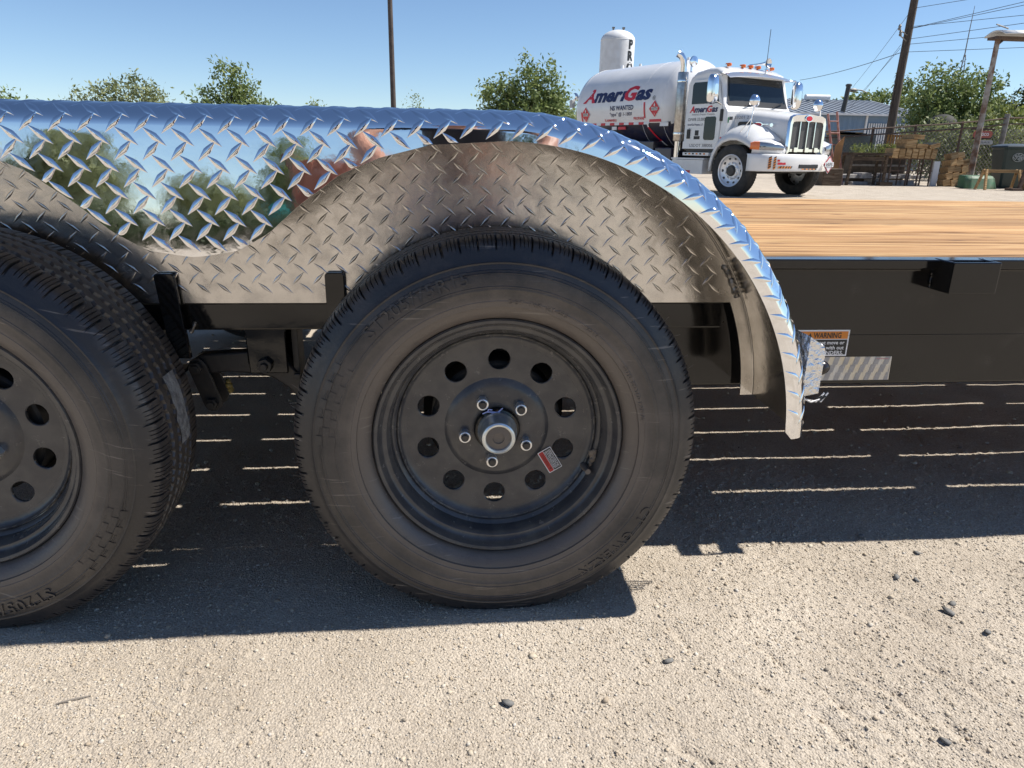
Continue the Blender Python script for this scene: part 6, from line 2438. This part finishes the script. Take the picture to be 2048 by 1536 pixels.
# local coordinates: +y towards the trailer
def Lp(x, y, z):
    if y > -1.3:
        return (x, y + 1.70, z)
    return (x * 1.1, y + 1.70, z * 1.28 if z > .3 else z)
nodes = [Lp(0, -1.74, .46) + (.13,), Lp(-.01, -1.70, .62) + (.12,), Lp(-.02, -1.64, .82) + (.14,), Lp(-.03, -1.60, .96) + (.10,), Lp(-.035, -1.57, 1.04) + (.055,), Lp(-.04, -1.55, 1.09) + (.058,), Lp(-.042, -1.53, 1.17) + (.085,), Lp(-.042, -1.54, 1.25) + (.080,),
         Lp(-.22, -1.60, .95) + (.060,), Lp(-.34, -1.44, .74) + (.045,), Lp(-.20, -1.22, .78) + (.030,), Lp(-.165, -1.155, .79) + (.034,),
         Lp(.17, -1.60, .95) + (.060,), Lp(.26, -1.43, .74) + (.045,), Lp(.06, -1.22, .78) + (.030,), Lp(.015, -1.155, .79) + (.034,),
         Lp(-.13, -1.70, .43) + (.10,), Lp(-.22, -1.34, .46) + (.065,), Lp(-.21, -1.50, .10) + (.042,), Lp(-.22, -1.36, .045) + (.038,),
         Lp(.12, -1.72, .42) + (.10,), Lp(.18, -1.42, .085) + (.065,), Lp(.17, -1.82, .09) + (.045,), Lp(.17, -1.90, .05) + (.035,)]
edges = [(0, 1), (1, 2), (2, 3), (3, 4), (4, 5), (5, 6), (6, 7), (3, 8), (8, 9), (9, 10), (10, 11), (3, 12), (12, 13), (13, 14), (14, 15), (0, 16), (16, 17), (17, 18), (18, 19), (0, 20), (20, 21), (21, 22), (22, 23)]
# fingers curling round the phone
for hx_, sgn in ((-.165, 1), (.015, -1)):
    base = 11 if sgn > 0 else 15
    for k, (dz, l_) in enumerate(((.030, .034), (.010, .038), (-.010, .036), (-.028, .028))):
        a = len(nodes)
        nodes.append(Lp(hx_ - sgn * .012, -1.130, .79 + dz) + (.0095,))
        nodes.append(Lp(hx_ + sgn * .006, -1.1135, .79 + dz) + (.0085,))
        nodes.append(Lp(hx_ + sgn * (.006 + l_ * .5), -1.1120, .79 + dz) + (.0075,))
        edges += [(base, a), (a, a + 1), (a + 1, a + 2)]
    a = len(nodes)
    nodes.append(Lp(hx_ + sgn * .024, -1.150, .768) + (.011,))
    nodes.append(Lp(hx_ + sgn * .050, -1.142, .772) + (.009,))
    edges += [(base, a), (a, a + 1)]
body = skinned('body', nodes, edges, skin)
mb = MB()
for sx in (-1, 1):
    mb.lathe([(.0, -.011), (.008, -.008), (.011, 0), (.008, .008), (0, .011)], 10, 'y', (-.042 + sx * .032, .255, 1.185 * 1.28 + .02))
mb.tube([(-.046, .245, 1.53), (-.046, .270, 1.49)], [.010, .015], 8)
mb.tube([(-.07, .243, 1.445), (-.02, .243, 1.445)], .006, 6)
mb.build('face', skin, body, smooth=60)
skinned('shirt', [n[:3] + (n[3] * f + .012,) for n, f in ((nodes[0], 1), (nodes[1], 1.05), (nodes[2], 1.1), (nodes[3], 1.05), (nodes[8], 1.1), (nodes[12], 1.1))] + [Lp(-.29, -1.51, .83) + (.068,), Lp(.225, -1.51, .83) + (.068,)],
        [(0, 1), (1, 2), (2, 3), (3, 4), (3, 5), (4, 6), (5, 7)], shirt)
skinned('jeans', [n[:3] + (n[3] + .012,) for n in (nodes[0], nodes[16], nodes[17], nodes[18], nodes[20], nodes[21], nodes[22])], [(0, 1), (1, 2), (2, 3), (0, 4), (4, 5), (5, 6)], jeans)
mb = MB()
rows = []
for k in range(7):
    q = PI / 2 * k / 6
    rows.append([(-.042 + .098 * math.cos(a) * math.cos(q), .160 + .105 * math.sin(a) * math.cos(q), 1.575 + .105 * math.sin(q)) for a in np.linspace(0, 2 * PI, 24, endpoint=False)])
mb.grid(rows, closed=True)
mb.add([(-.042 + .085 * math.cos(a), .20 + .14 * math.sin(a), 1.578 - .02 * math.sin(a)) for a in np.linspace(0, PI, 12)] + [(-.042 + .085 * math.cos(a), .20 + .14 * math.sin(a), 1.586 - .02 * math.sin(a)) for a in np.linspace(PI, 0, 12)], [tuple(range(24))])
mb.build('cap', pmat('rust_cap', (.30, .10, .05), .8), body, smooth=50)
# the phone itself
ph = MB()
ph.box((0, 0, -.0115), (.160, .076, .008))
phone = tag(ph.build('phone', M['black'], bevel=.003), 'black phone held up by the kneeling photographer', 'phone')
phone.matrix_world = cam_ob.matrix_world.copy() @ Matrix.Rotation(PI, 4, 'Y')
